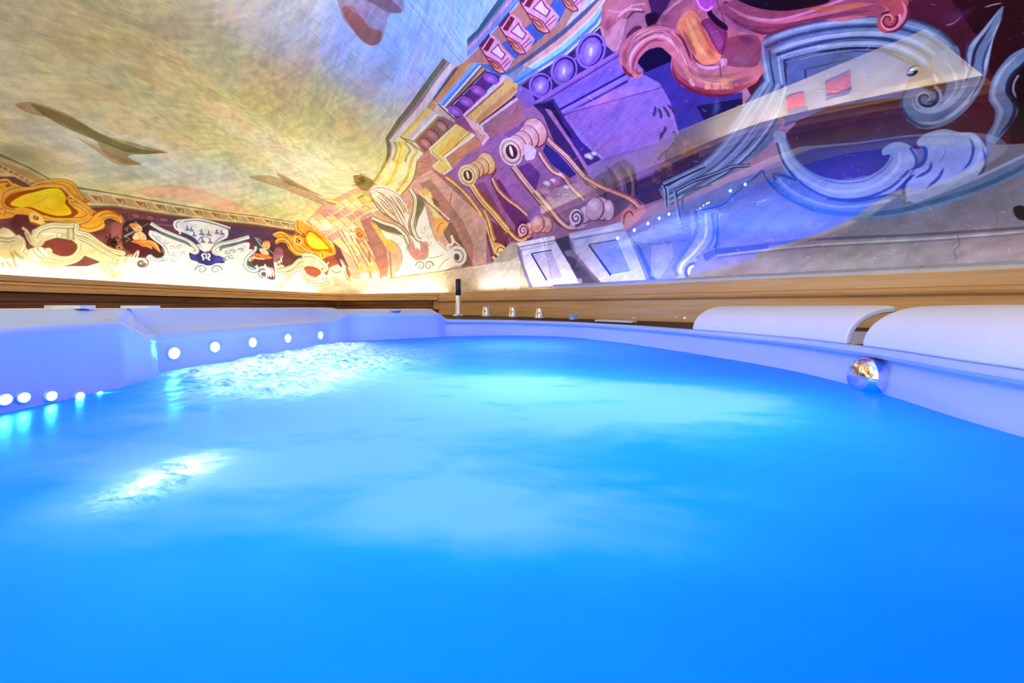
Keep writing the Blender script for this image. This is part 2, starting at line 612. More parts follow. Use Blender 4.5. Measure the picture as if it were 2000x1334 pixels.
# jets with lights
M_JET = bpy.data.materials.new('lit_jet_lens')
M_JET.use_nodes = True
_b = bsdf(M_JET)
_b.inputs['Base Color'].default_value = (0.9, 0.95, 1, 1)
_b.inputs['Roughness'].default_value = 0.2
_b.inputs['Emission Color'].default_value = (0.80, 0.88, 1.0, 1)
_b.inputs['Emission Strength'].default_value = 260.0
_n = nd(M_JET, 'ShaderNodeTexNoise', i_Scale=60.0)
_r = ramp(M_JET, [(0.3, (0.025, 0.34, 1.0)), (0.7, (0.035, 0.38, 1.0))])
lk(M_JET, _n, 'Fac', _r, 'Fac'); lk(M_JET, _r, 'Color', _b, 'Emission Color')


def jet(px, py, r):
    loc, nor = on_shell(px, py)
    V, f = lathe([(r * 1.28, -0.003), (r * 1.28, 0.003), (r * 1.15, 0.006), (r * 1.02, 0.006), (r * 0.98, 0.003)], 20, loc, nor, cap=False)
    b = smooth_by_angle(new_obj('jet_ring', V, f, M_ACRYLIC, tub), 50)
    V, f = lathe([(r * 0.99, 0.0025), (r * 0.85, 0.0055), (r * 0.5, 0.0075), (r * 0.02, 0.0082)], 20, loc, nor)
    j = smooth_by_angle(new_obj('jet_light', V, f, M_JET, tub), 60)
    j['label'] = 'round white glowing jet light'
    return j


for px, py, r in [(337, 690, 0.0155), (417, 678, 0.0155), (491, 669, 0.016), (560, 661, 0.0165), (624, 655, 0.0165)]:
    jet(px, py, r)
for px, py, r in [(4, 781, 0.0085), (41, 777, 0.0080), (95, 774, 0.0080), (151, 774, 0.0072), (191, 772, 0.0065)]:
    jet(px, py, r)
# further jets on the near end of the tub wall, seen mirrored in the glass
for y_ in (0.34, 0.16):
    loc, nor, _, _ = SHELL_BVH.ray_cast(Vector((0, y_, -0.13)), Vector((-1, 0, 0)))
    V, f = lathe([(0.014, 0.001), (0.012, 0.006), (0.0005, 0.008)], 16, loc, Vector((1, 0, 0)))
    new_obj('jet_light', V, f, M_JET, tub)


# headrests: bent pads standing on the rim
def headrest(px0, px1, label):
    # path along the rim between two picture columns, front foot line
    cols = np.linspace(px0, px1, 28)
    V = []
    n = 14
    top = []
    pth = []
    for c in cols:
        best = None
        xs = 1000 + F * Pc[:, 0] / np.maximum(Pc[:, 1], 0.05)
        ok = (Pc[:, 1] > 0.05) & (OUTN[:, 0] > -0.2) & (ST2[:, 6] > 0.5)
        idx = np.where(ok)[0]
        o = idx[np.argsort(xs[idx])]
        x = np.interp(c, xs[o], Pc[o, 0]); y = np.interp(c, xs[o], Pc[o, 1])
        nx = np.interp(c, xs[o], OUTN[o, 0]); ny = np.interp(c, xs[o], OUTN[o, 1])
        pth.append((x, y, nx, ny))
    pth = np.array(pth)
    # straighten the outward direction over one pad
    nn = pth[:, 2:].mean(0); nn /= np.linalg.norm(nn)
    sec = []
    RO, HT, TH = 0.135, 0.093, 0.016
    for k in range(n):
        a = k / (n - 1) * PI / 2
        sec.append((RO * (1 - math.cos(a)) , HT * math.sin(a)))
    inner = []
    for k in range(n):
        a = k / (n - 1) * PI / 2
        inner.append((TH + (RO - TH) * (1 - math.cos(a)) + (0.004 if k == n - 1 else 0), (HT - TH) * math.sin(a)))
    loop = sec + inner[::-1]
    m = len(loop)
    L = len(pth)
    for i, (x, y, nx, ny) in enumerate(pth):
        e = min(i, L - 1 - i)
        r = 1.0 - 0.03 * max(0, 1 - e / 1.5)
        nv = np.array([nx, ny]) * 0.3 + nn * 0.7
        nv /= np.linalg.norm(nv)
        for o, h in loop:
            p = np.array([x, y]) + nv * (0.012 + o * r)
            V.append((p[0], p[1], -0.0885 + h * r))
    f = [tuple(reversed((i * m + k, (i + 1) * m + k, (i + 1) * m + (k + 1) % m, i * m + (k + 1) % m))) for i in range(L - 1) for k in range(m)]
    f += [tuple(range(m)), tuple((L - 1) * m + k for k in range(m))[::-1]]
    o = new_obj('headrest', V, f, M_PAD, tub)
    bm = bmesh.new(); bm.from_mesh(o.data)
    bmesh.ops.recalc_face_normals(bm, faces=bm.faces); bm.to_mesh(bm and o.data); bm.free()
    smooth_by_angle(o, 45)
    bv = o.modifiers.new('edge', 'BEVEL'); bv.width = 0.004; bv.segments = 2; bv.limit_method = 'ANGLE'; bv.angle_limit = math.radians(45)
    o['label'] = label
    # bracket that holds the pad on the rim
    mid = pth[L - 2]
    p = np.array(mid[:2]) + nn * 0.05
    b = []
    tx = np.array([-nn[1], nn[0]])
    for sz in (-0.0895, -0.06):
        for a, c in ((-0.012, -0.02), (0.012, -0.02), (0.012, 0.03), (-0.012, 0.03)):
            q = p + tx * a + nn * c
            b.append((q[0], q[1], sz))
    br = new_obj('bracket', b, [(0, 3, 2, 1), (4, 5, 6, 7), (0, 1, 5, 4), (1, 2, 6, 5), (2, 3, 7, 6), (3, 0, 4, 7)], M_PAD, tub)
    return o


headrest(1347, 1642, 'white curved headrest nearer the tap knobs')
headrest(1672, 2350, 'white curved headrest nearer the viewer')

# chrome diverter knob on the inner wall of the tub
loc, nor = on_shell(1706, 738)
nor = (nor + Vector((-0.35, 0.06, 0.06))).normalized()
V, f = lathe([(0.040, -0.012), (0.0415, 0.004), (0.041, 0.020), (0.036, 0.027), (0.033, 0.029), (0.0, 0.031)], 40, loc, nor, cap=False)
dv = smooth_by_angle(new_obj('diverter_knob', V, f, M_CHROME, tub), 25)
dv['label'] = 'round chrome knob half in the water'
V, f = lathe([(0.0350, 0.0265), (0.0335, 0.0290), (0.0320, 0.0297), (0.020, 0.0312), (0.0004, 0.0318)], 40, loc, nor, cap=False)
fc_ = smooth_by_angle(new_obj('face_plate', V, f, M_CHROME, dv), 60)
for v in fc_.data.vertices:
    v.co -= tub.location

# overflow cap on the rim corner
loc, nor = on_shell(772, 607)
V, f = lathe([(0.030, -0.002), (0.030, 0.008), (0.024, 0.011), (0.0, 0.011)], 20, loc, Vector((0, 0, 1)), cap=False)
smooth_by_angle(new_obj('overflow_cap', V, f, M_ACRYLIC, tub), 40)
# shims under the rim at the left
for a, b, y_ in ((86, 156, 0.79), (235, 291, 0.945)):
    p0 = at(a, 597.5, y_); p1 = at(b, 597.5, y_)
    b_ = []
    for z_ in (-0.0035, 0.0042):
        for x_, yy in ((p0.x, y_ - 0.0), (p1.x, y_), (p1.x, y_ + 0.03), (p0.x, y_ + 0.03)):
            b_.append((x_ + 0.0, yy, z_))
    sh = new_obj('spacer_block', b_, [(0, 3, 2, 1), (4, 5, 6, 7), (0, 1, 5, 4), (1, 2, 6, 5), (2, 3, 7, 6), (3, 0, 4, 7)], M_PAD, tub)
    sh['label'] = 'small white spacer on the rear rim'

# ------------------------------------------------------------------ water
NRI = 110
ctr = np.array([-0.05, 0.95])
rad = np.linspace(0, 1, NRI) ** 0.8
# resample contour
cl = np.vstack([Pc + OUTN * 0.006, (Pc + OUTN * 0.006)[:1]])
ca = np.concatenate([[0], np.cumsum(np.linalg.norm(np.diff(cl, axis=0), axis=1))])
NA = 360
cs = np.linspace(0, ca[-1], NA, endpoint=False)
con = np.stack([np.interp(cs, ca, cl[:, 0]), np.interp(cs, ca, cl[:, 1])], -1)
XY = ctr + (con[:, None, :] - ctr) * rad[None, :, None]


def vnoise(x, y, seed):
    """smooth value noise"""
    r_ = np.random.default_rng(seed)
    T_ = r_.random((64, 64))
    xi = np.floor(x).astype(int); yi = np.floor(y).astype(int)
    fx = x - xi; fy = y - yi
    fx = fx * fx * (3 - 2 * fx); fy = fy * fy * (3 - 2 * fy)
    g = lambda a, b: T_[a % 64, b % 64]
    return (g(xi, yi) * (1 - fx) + g(xi + 1, yi) * fx) * (1 - fy) + (g(xi, yi + 1) * (1 - fx) + g(xi + 1, yi + 1) * fx) * fy


def foam_mask(X, Y):
    """how churned the surface is: along the jets and over the bubbling outlet near the viewer"""
    m = np.zeros_like(X)
    for (x, y, r) in JETSPOTS:
        m += np.exp(-((X - x) ** 2 + (Y - y) ** 2) / (2 * r * r))
    return np.clip(m, 0, 1.3)


JETSPOTS = [(-0.86, 1.02, 0.07), (-0.84, 1.18, 0.08), (-0.82, 1.35, 0.09), (-0.80, 1.52, 0.09), (-0.79, 1.69, 0.09), (-0.66, 0.93, 0.09),
            (-0.66, 1.2, 0.13), (-0.62, 1.45, 0.13), (-0.58, 0.82, 0.07), (-0.46, 0.78, 0.05), (-0.50, 0.95, 0.09), (-0.5, 1.15, 0.12), (-0.365, 0.35, 0.018), (-0.367, 0.385, 0.02), (-0.37, 0.42, 0.018)]
# clouds of fine air bubbles: picture position, extent in metres, density
AER = [(1000, 775, 0.30, 0.14, 0.95), (880, 750, 0.20, 0.12, 0.5), (1290, 790, 0.16, 0.12, 0.6), (1420, 770, 0.10, 0.10, 0.35), (760, 860, 0.14, 0.10, 0.45),
       (900, 960, 0.13, 0.08, 0.45), (1150, 1000, 0.14, 0.06, 0.35), (620, 760, 0.26, 0.22, 0.5), (420, 800, 0.20, 0.20, 0.4), (1000, 690, 0.6, 0.25, 0.45), (850, 668, 0.5, 0.22, 0.35), (1150, 672, 0.3, 0.25, 0.35), (330, 930, 0.12, 0.09, 0.5), (1000, 900, 0.6, 0.2, 0.2)]
X_, Y_ = XY[..., 0], XY[..., 1]
fm = foam_mask(X_, Y_)
Z_ = ZW + 0.0012 * (vnoise(X_ * 6, Y_ * 6, 1) - 0.5) * 2
Z_ = Z_ + np.clip(fm, 0, 1) * (0.016 * (vnoise(X_ * 38, Y_ * 38, 2) - 0.5) + 0.010 * (vnoise(X_ * 90, Y_ * 90, 3) - 0.5) + 0.003)
edge = (1 - rad)[None, :]
Z_ = ZW + (Z_ - ZW) * np.clip(edge / 0.02, 0, 1)
V = np.stack([X_, Y_, Z_], -1).reshape(-1, 3)
Fw = grid_faces(NA, NRI, closed_u=True)
M_WATER = bpy.data.materials.new('glowing_tub_water')
water = new_obj('water', V, Fw, M_WATER, None, uvs=V[:, :2], smooth=True)
tag(water, 'milky blue bubbling water lit from below inside the hot tub', 'water', kind='stuff')
fa = water.data.attributes.new('foam', 'FLOAT', 'POINT')
fa.data.foreach_set('value', fm.ravel().astype(np.float32))

aer = np.zeros_like(X_)
for px, py, rx, ry, am in AER:
    c_ = ray(px, py) * (ZW / ray(px, py).z)
    dx_ = X_ - c_.x; dy_ = Y_ - c_.y
    aer += am * np.exp(-(dx_ / rx) ** 2 / 2 - (dy_ / ry) ** 2 / 2)
aer = np.clip(aer, 0.0, 1.2)
aa = water.data.attributes.new('aeration', 'FLOAT', 'POINT')
aa.data.foreach_set('value', aer.ravel().astype(np.float32))
M_WATER.use_nodes = True
nt = M_WATER.node_tree
nt.nodes.clear()
out = nd(M_WATER, 'ShaderNodeOutputMaterial')
tr = nd(M_WATER, 'ShaderNodeBsdfTranslucent')
df = nd(M_WATER, 'ShaderNodeBsdfTranslucent')
gl = nd(M_WATER, 'ShaderNodeBsdfGlossy', i_Roughness=0.30)
tc = nd(M_WATER, 'ShaderNodeTexCoord')
at_ = nd(M_WATER, 'ShaderNodeAttribute', attribute_name='foam')
mp = nd(M_WATER, 'ShaderNodeMapping')
mp.inputs['Rotation'].default_value = (0, 0, 0.5)
mp.inputs['Scale'].default_value = (1.0, 2.2, 1)
lk(M_WATER, tc, 'Object', mp, 'Vector')
n1 = nd(M_WATER, 'ShaderNodeTexNoise', i_Scale=5.0, i_Detail=7.0, i_Roughness=0.58, i_Distortion=0.3)
lk(M_WATER, mp, 'Vector', n1, 'Vector')
at2 = nd(M_WATER, 'ShaderNodeAttribute', attribute_name='aeration')
ml = nd(M_WATER, 'ShaderNodeMath', operation='MULTIPLY_ADD')
ml.inputs[1].default_value = 1.9; ml.inputs[2].default_value = 0.05
lk(M_WATER, n1, 'Fac', ml, 0)
mc = nd(M_WATER, 'ShaderNodeMath', operation='MULTIPLY', use_clamp=True)
lk(M_WATER, ml, 'Value', mc, 0); lk(M_WATER, at2, 'Fac', mc, 1)
r1 = ramp(M_WATER, [(0.0, (0.000, 0.128, 1.0)), (0.5, (0.012, 0.195, 1.0)), (1.0, (0.140, 0.275, 1.0))])
lk(M_WATER, mc, 'Value', r1, 'Fac'); lk(M_WATER, r1, 'Color', tr, 'Color')
n2 = nd(M_WATER, 'ShaderNodeTexNoise', i_Scale=30.0, i_Detail=12.0, i_Roughness=0.8, i_Distortion=0.5)
lk(M_WATER, mp, 'Vector', n2, 'Vector')
r2 = ramp(M_WATER, [(0.40, (0, 0, 0)), (0.66, (1, 1, 1))])
lk(M_WATER, n2, 'Fac', r2, 'Fac')
mu = nd(M_WATER, 'ShaderNodeMath', operation='MULTIPLY', use_clamp=True)
lk(M_WATER, r2, 'Color', mu, 0); lk(M_WATER, at_, 'Fac', mu, 1)
df.inputs['Color'].default_value = (0.92, 0.94, 0.97, 1)
m1 = nd(M_WATER, 'ShaderNodeMixShader')
lk(M_WATER, mu, 'Value', m1, 'Fac'); lk(M_WATER, tr, 'BSDF', m1, 1); lk(M_WATER, df, 'BSDF', m1, 2)
fr = nd(M_WATER, 'ShaderNodeFresnel', i_IOR=1.2)
m2 = nd(M_WATER, 'ShaderNodeMixShader')
fm_ = nd(M_WATER, 'ShaderNodeMath', operation='MULTIPLY'); fm_.inputs[1].default_value = 0.45
lk(M_WATER, fr, 'Fac', fm_, 0); lk(M_WATER, fm_, 'Value', m2, 'Fac'); lk(M_WATER, m1, 'Shader', m2, 1); lk(M_WATER, gl, 'BSDF', m2, 2)
lk(M_WATER, m2, 'Shader', out, 'Surface')

# ------------------------------------------------------------------ glass sheet in front of the painting on the right
BL = Vector((0.318, 2.745, 0.160))
tilt = Vector((-0.67 * 0.2025, -0.74 * 0.2025, 0.697))
gdir = Vector((0.742, -0.670, 0.0)).normalized()
GL = 2.45
GC = [BL, BL + gdir * GL, BL + gdir * GL + tilt * 1.34 , BL + tilt]
gn = gdir.cross(tilt).normalized()
if gn.y > 0: gn = -gn
GC[2] = BL + gdir * 1.85 + tilt * 1.24
th_ = 0.008
M_GLASS = bpy.data.materials.new('clear_glass_sheet')
M_GLASS.use_nodes = True
nt = M_GLASS.node_tree; nt.nodes.clear()
out = nd(M_GLASS, 'ShaderNodeOutputMaterial')
tp = nd(M_GLASS, 'ShaderNodeBsdfTransparent')
tp.inputs['Color'].default_value = (0.97, 0.985, 0.98, 1)
gs = nd(M_GLASS, 'ShaderNodeBsdfGlossy', i_Roughness=0.0)
fr = nd(M_GLASS, 'ShaderNodeFresnel', i_IOR=2.8)
mx = nd(M_GLASS, 'ShaderNodeMixShader')
ge = nd(M_GLASS, 'ShaderNodeNewGeometry')
inv = nd(M_GLASS, 'ShaderNodeMath', operation='SUBTRACT'); inv.inputs[0].default_value = 1.0
lk(M_GLASS, ge, 'Backfacing', inv, 1)
mf = nd(M_GLASS, 'ShaderNodeMath', operation='MULTIPLY'); lk(M_GLASS, fr, 'Fac', mf, 0); lk(M_GLASS, inv, 'Value', mf, 1)
lk(M_GLASS, mf, 'Value', mx, 'Fac'); lk(M_GLASS, tp, 'BSDF', mx, 1); lk(M_GLASS, gs, 'BSDF', mx, 2); lk(M_GLASS, mx, 'Shader', out, 'Surface')
glass = empty('glass_panel', BL)
tag(glass, 'large clear glass sheet leaning before the painted wall on the right', 'glass panel')
Vg = [c for c in GC] + [c - gn * th_ for c in GC]
new_obj('sheet', Vg, [(0, 1, 2, 3), (7, 6, 5, 4), (0, 4, 5, 1), (1, 5, 6, 2), (2, 6, 7, 3), (3, 7, 4, 0)], M_GLASS, glass)


def glass_at(px, py):
    r = ray(px, py)
    k = BL.dot(gn) / r.dot(gn)
    return r * k


for px, py, r in [(1093, 380, 0.011), (1783, 139, 0.017), (1152, 305, 0.012)][:2]:
    p = glass_at(px, py)
    V, f = lathe([(r * 0.6, -0.10), (r * 0.6, 0.001), (r, 0.002), (r * 1.02, 0.006), (r * 0.9, 0.011), (r * 0.55, 0.0145), (0.0, 0.0155)], 24, p, gn, cap=False)
    bo = smooth_by_angle(new_obj('standoff_bolt', V, f, M_CHROME, glass), 60)
    bo['label'] = 'chrome stand-off bolt'

# flaked plaster baring brick on the wall behind the viewer (seen mirrored in the glass)
_fv = [v.co.copy() for v in wall_front.data.vertices]
_fb = BVHTree.FromPolygons([Vector((v.x, v.y, v.z - EYE)) for v in _fv], [tuple(p.vertices) for p in wall_front.data.polygons])
M_BRICK = material('bared_brick', srgb(236, 100, 40), 0.8)
noise_tint(M_BRICK, [(0.3, srgb(226, 84, 30)), (0.65, srgb(255, 140, 70))], nscale=14, detail=6, bump=0.3)
M_GROUT = material('broken_plaster_edge', srgb(110, 100, 110), 0.9)
noise_tint(M_GROUT, [(0.3, srgb(80, 72, 84)), (0.7, srgb(150, 140, 146))], nscale=40, bump=0.5)


def mirrored(px, py):
    p = glass_at(px, py)
    d = ray(px, py).normalized()
    r = d - gn * (2 * d.dot(gn))
    h = _fb.ray_cast(p + r * 0.01, r)
    return h[0], h[1]


def patch(q, mat, lift, jag):
    P = []
    Q = [np.array(a, float) for a in q]
    L = densify0(Q)
    for i, a in enumerate(L):
        a = a + rng.normal(0, jag, 2)
        h, n_ = mirrored(a[0], a[1])
        if h is None: return None
        if n_.dot(Vector((CEN[0], CEN[1], 0.4)) - h) < 0: n_ = -n_
        P.append(h + n_ * lift)
    c = sum(P, Vector()) / len(P)
    V = P + [c] + [p - (p - c) * 0.0 - n_ * 0.03 for p in P]
    n = len(P)
    f = [(i, (i + 1) % n, n) for i in range(n)] + [(i, n + 1 + i, n + 1 + (i + 1) % n, (i + 1) % n) for i in range(n)]
    return V, f


def densify0(Q):
    o = []
    for a, b in zip(Q, Q[1:] + Q[:1]):
        for k in range(6): o.append(a + (b - a) * k / 6)
    return o


for q in ([(1537, 188), (1569, 180), (1574, 206), (1538, 215)], [(1613, 160), (1660, 140), (1659, 172), (1614, 186)]):
    r_ = patch(q, M_BRICK, 0.006, 1.2)
    if r_:
        new_obj('bared_brick', r_[0], r_[1], M_BRICK, wall_front)
    lo = [q[3], q[2], (q[2][0] + 3, q[2][1] + 10), (q[3][0] + 2, q[3][1] + 9)]
    r_ = patch(lo, M_GROUT, 0.008, 1.8)
    if r_:
        new_obj('flaked_edge', r_[0], r_[1], M_GROUT, wall_front)

# ------------------------------------------------------------------ taps on the deck
def deck_z(px):
    return np.interp(px, [869, 1000, 1100, 1350], [-0.0775, -0.082, -0.085, -0.094])


def deck_pt(px, py):
    z = deck_z(px)
    d = z / ((HZ - py) / F)
    return Vector(((px - 1000) / F * d, d, z))


p = deck_pt(895, 618)
hs = empty('hand_shower', p)
tag(hs, 'slim chrome hand shower standing upright in its holder on the tub deck', 'hand shower')
sc = p.y / F
V, f = lathe([(12 * sc, 0.0012), (12 * sc, 1.5 * sc), (9 * sc, 3 * sc), (6 * sc, 4 * sc), (5 * sc, 6 * sc), (4.6 * sc, 41 * sc)], 24, p, (0, 0, 1))
smooth_by_angle(new_obj('holder', V, f, M_CHROME, hs), 40)
V, f = lathe([(4.9 * sc, 41 * sc), (5.2 * sc, 42 * sc), (5.4 * sc, 71 * sc), (5.0 * sc, 73 * sc), (0.3 * sc, 73.3 * sc)], 24, p, (0, 0, 1))
h_ = smooth_by_angle(new_obj('handset', V, f, M_DARK, hs), 40)
h_['label'] = 'dark upper half of the hand shower'

KN = ['chrome tapered tap knob next to the hand shower', 'chrome tapered tap knob between two other knobs', 'chrome tapered tap knob farthest from the hand shower']
for (px, py, wd, ht), lab in zip([(950, 618.5, 8.5, 20), (1002, 620, 8.5, 20), (1054, 622, 8.5, 20)], KN):
    p = deck_pt(px, py); sc = p.y / F
    kb = empty('tap_knob', p)
    tag(kb, lab, 'tap', 'row of chrome tap knobs on the tub deck')
    V, f = lathe([(12 * sc, 0.0012), (12 * sc, 1.2 * sc), (10 * sc, 2.4 * sc)], 28, p, (0, 0, 1))
    smooth_by_angle(new_obj('base_ring', V, f, M_CHROME, kb), 40)
    V, f = lathe([(7.5 * sc, 2.2 * sc), (9 * sc, 3.5 * sc), (8.8 * sc, 6 * sc), (6.6 * sc, 19 * sc), (6.0 * sc, 20 * sc), (0.2 * sc, 20.3 * sc)], 28, p, (0, 0, 1))
    smooth_by_angle(new_obj('grip', V, f, M_CHROME, kb), 40)
    V, f = lathe([(1.3 * sc, 0), (1.2 * sc, 0.7 * sc), (0.1 * sc, 0.9 * sc)], 12, p + Vector((-1.5 * sc, -7.4 * sc, 11 * sc)), (0, -1, 0.15))
    new_obj('marker_dot', V, f, M_DARK, kb)

p = deck_pt(1119, 624.5); sc = p.y / F
sp = empty('air_button', p)
tag(sp, 'low chrome push button with bluish cap right of the tap knobs', 'button')
V, f = lathe([(10 * sc, 0.0012), (10 * sc, 2 * sc), (9 * sc, 3 * sc)], 24, p, (0, 0, 1))
smooth_by_angle(new_obj('collar', V, f, M_CHROME, sp), 40)
V, f = lathe([(8.4 * sc, 3 * sc), (8.6 * sc, 9.5 * sc), (8.0 * sc, 10.5 * sc), (0.2 * sc, 10.6 * sc)], 24, p, (0, 0, 1))
M_BLUECAP = material('blue_glass_cap', (0.25, 0.55, 0.9), 0.1, coat=0.6)
noise_tint(M_BLUECAP, [(0.3, (0.2, 0.5, 0.9)), (0.7, (0.3, 0.6, 0.92))], nscale=20)
smooth_by_angle(new_obj('cap', V, f, M_BLUECAP, sp), 40)

p0 = deck_pt(1161, 628.5); p1 = deck_pt(1234, 632.0)
cp = empty('control_panel', (p0 + p1) / 2)
tag(cp, 'flat white control plate lying on the deck beside the headrest', 'control panel')
dx = (p1 - p0); back = Vector((0.25, 0.35, 0)).normalized() * 0.10
up = Vector((0, 0, 0.010))
b_ = [p0, p1, p1 + back, p0 + back, p0 + up, p1 + up, p1 + back + up, p0 + back + up]
b_ = [v + Vector((0, 0, 0.002)) for v in b_]
pl = new_obj('plate', b_, [(0, 3, 2, 1), (4, 5, 6, 7), (0, 1, 5, 4), (1, 2, 6, 5), (2, 3, 7, 6), (3, 0, 4, 7)], M_PAD, cp)
bv = pl.modifiers.new('edge', 'BEVEL'); bv.width = 0.002; bv.segments = 2
# ------------------------------------------------------------------ the painting on the vault
# Painted flat in the surface's own (u,t) coordinates: every brush stroke is laid on the plaster itself.
TW, TH, TMAX = 4600, 1500, 0.92
_ss = np.linspace(U_SPAN[0], U_SPAN[1], 420); _tt = np.linspace(0, 1, 150)
_S, _T = np.meshgrid(_ss, _tt, indexing='ij')
_V = vault(_S, _T).reshape(-1, 3)
_UVs = np.stack([mural_u(_S).ravel(), _T.ravel()], -1)
_q = grid_faces(420, 150)
_tri = [t for a, b, c, d in _q for t in ((a, b, c), (a, c, d))]
_bvh = BVHTree.FromPolygons([Vector(v) for v in _V], _tri)
# where sight lines from the room meet the plaster: a lookup of surface coordinates
_gx = np.arange(-240, 2400, 8.0); _gy = np.arange(-360, 592, 8.0)
_tri_np = np.array(_tri)
LUT = np.full((len(_gx), len(_gy), 2), np.nan)
_org = Vector((0, 0, 0))
for i, x in enumerate(_gx):
    for j, y in enumerate(_gy):
        loc, nor, idx, dist = _bvh.ray_cast(_org, ray(x, y))
        if idx is None:
            continue
        a, b, c = _tri_np[idx]
        A, B, C_ = _V[a], _V[b], _V[c]
        v0, v1, v2 = B - A, C_ - A, np.array(loc) - A
        d00, d01, d11, d20, d21 = v0 @ v0, v0 @ v1, v1 @ v1, v2 @ v0, v2 @ v1
        den = d00 * d11 - d01 * d01
        bv_ = (d11 * d20 - d01 * d21) / den; bw_ = (d00 * d21 - d01 * d20) / den
        LUT[i, j] = _UVs[a] * (1 - bv_ - bw_) + _UVs[b] * bv_ + _UVs[c] * bw_
for j in range(len(_gy) - 2, -1, -1):      # carry values over the ends
    m = np.isnan(LUT[:, j, 0]); LUT[m, j] = LUT[m, j + 1]
for i in range(1, len(_gx)):
    m = np.isnan(LUT[i, :, 0]); LUT[i, m] = LUT[i - 1, m]
for i in range(len(_gx) - 2, -1, -1):
    m = np.isnan(LUT[i, :, 0]); LUT[i, m] = LUT[i + 1, m]
for j in range(1, len(_gy)):
    m = np.isnan(LUT[:, j, 0]); LUT[m, j] = LUT[m, j - 1]


def to_tex(P):
    P = np.asarray(P, float)
    fx = np.clip((P[:, 0] - _gx[0]) / 8.0, 0, len(_gx) - 1.001); fy = np.clip((P[:, 1] - _gy[0]) / 8.0, 0, len(_gy) - 1.001)
    i = fx.astype(int); j = fy.astype(int)
    a = (fx - i)[:, None]; b = (fy - j)[:, None]
    uv = (LUT[i, j] * (1 - a) + LUT[i + 1, j] * a) * (1 - b) + (LUT[i, j + 1] * (1 - a) + LUT[i + 1, j + 1] * a) * b
    return uv * np.array([TW, TH / TMAX])


CAN = np.empty((TH, TW, 3), np.float32)
_fr = [0.0, 0.0, 1.0]


def fr(x, y, s):               # pick the frame the next coordinates are given in
    _fr[:] = [x, y, s]


def pts(p):
    if isinstance(p, str):
        p = [tuple(float(v) for v in q.split(',')) for q in p.split()]
    p = np.asarray(p, float)
    return np.stack([_fr[0] + p[:, 0] / _fr[2], _fr[1] + p[:, 1] / _fr[2]], -1)


def rast(quads, col, a=1.0):
    """anti-aliased fill of texture-space polygons (list of (N,2)), union"""
    if not len(quads): return
    allp = np.vstack(quads)
    x0 = max(0, int(allp[:, 0].min()) - 1); x1 = min(TW, int(allp[:, 0].max()) + 3)
    y0 = max(0, int(allp[:, 1].min()) - 1); y1 = min(TH, int(allp[:, 1].max()) + 2)
    if x1 <= x0 or y1 <= y0: return
    E = []
    for q in quads:
        n = np.roll(q, -1, 0)
        area = np.sum(q[:, 0] * n[:, 1] - n[:, 0] * q[:, 1])
        if area < 0:
            q = q[::-1]; n = np.roll(q, -1, 0)
        E.append(np.hstack([q, n]))
    E = np.vstack(E)
    E = E[E[:, 1] != E[:, 3]]
    SS = 3
    h = y1 - y0; wd = x1 - x0
    diff = np.zeros((h * SS, wd + 2), np.float32)
    ys = y0 + (np.arange(h * SS) + 0.5) / SS
    lo = np.minimum(E[:, 1], E[:, 3]); hi = np.maximum(E[:, 1], E[:, 3])
    r0 = np.ceil((lo - y0) * SS - 0.5).astype(int); r1 = np.ceil((hi - y0) * SS - 0.5).astype(int)
    r0 = np.clip(r0, 0, h * SS); r1 = np.clip(r1, 0, h * SS)
    cnt = r1 - r0
    ok = cnt > 0
    E, r0, cnt = E[ok], r0[ok], cnt[ok]
    if not len(E): return
    ei = np.repeat(np.arange(len(E)), cnt)
    rr = np.arange(cnt.sum()) - np.repeat(np.cumsum(cnt) - cnt, cnt) + np.repeat(r0, cnt)
    e = E[ei]
    xx = e[:, 0] + (ys[rr] - e[:, 1]) * (e[:, 2] - e[:, 0]) / (e[:, 3] - e[:, 1]) - x0
    dr = np.where(e[:, 3] > e[:, 1], 1.0, -1.0).astype(np.float32)
    xx = np.clip(xx, 0, wd)
    xi = xx.astype(int); f_ = (xx - xi).astype(np.float32)
    np.add.at(diff, (rr, xi), dr * (1 - f_)); np.add.at(diff, (rr, xi + 1), dr * f_)
    cov = np.clip(np.abs(np.cumsum(diff, 1)), 0, 1)[:, :wd].reshape(h, SS, wd).mean(1)
    c = np.array(col, np.float32) / 255
    k = (cov * a)[..., None]
    CAN[y0:y1, x0:x1] = CAN[y0:y1, x0:x1] * (1 - k) + c * k


def densify(P, step=6, closed=False):
    if closed: P = np.vstack([P, P[:1]])
    o = []
    for a, b in zip(P[:-1], P[1:]):
        n = max(1, int(np.hypot(*(b - a)) / step))
        o.append(a + (b - a) * np.arange(n)[:, None] / n)
    if not closed: o.append(P[-1:])
    return np.vstack(o)


def fill(p, col, a=1.0, sm=False):
    P = pts(p)
    P = catmull(P, 8, closed=True) if sm else densify(P, 10, closed=True)
    rast([to_tex(P)], col, a)


def ribbon(P, wl, wr, col, a):
    t = np.gradient(P, axis=0); t /= np.maximum(1e-9, np.linalg.norm(t, axis=1, keepdims=True))
    n = np.stack([-t[:, 1], t[:, 0]], -1)
    A = to_tex(P + n * wl[:, None]); B = to_tex(P + n * wr[:, None])
    Q = [np.array([A[i], A[i + 1], B[i + 1], B[i]]) for i in range(len(P) - 1)]
    rast(Q, col, a)


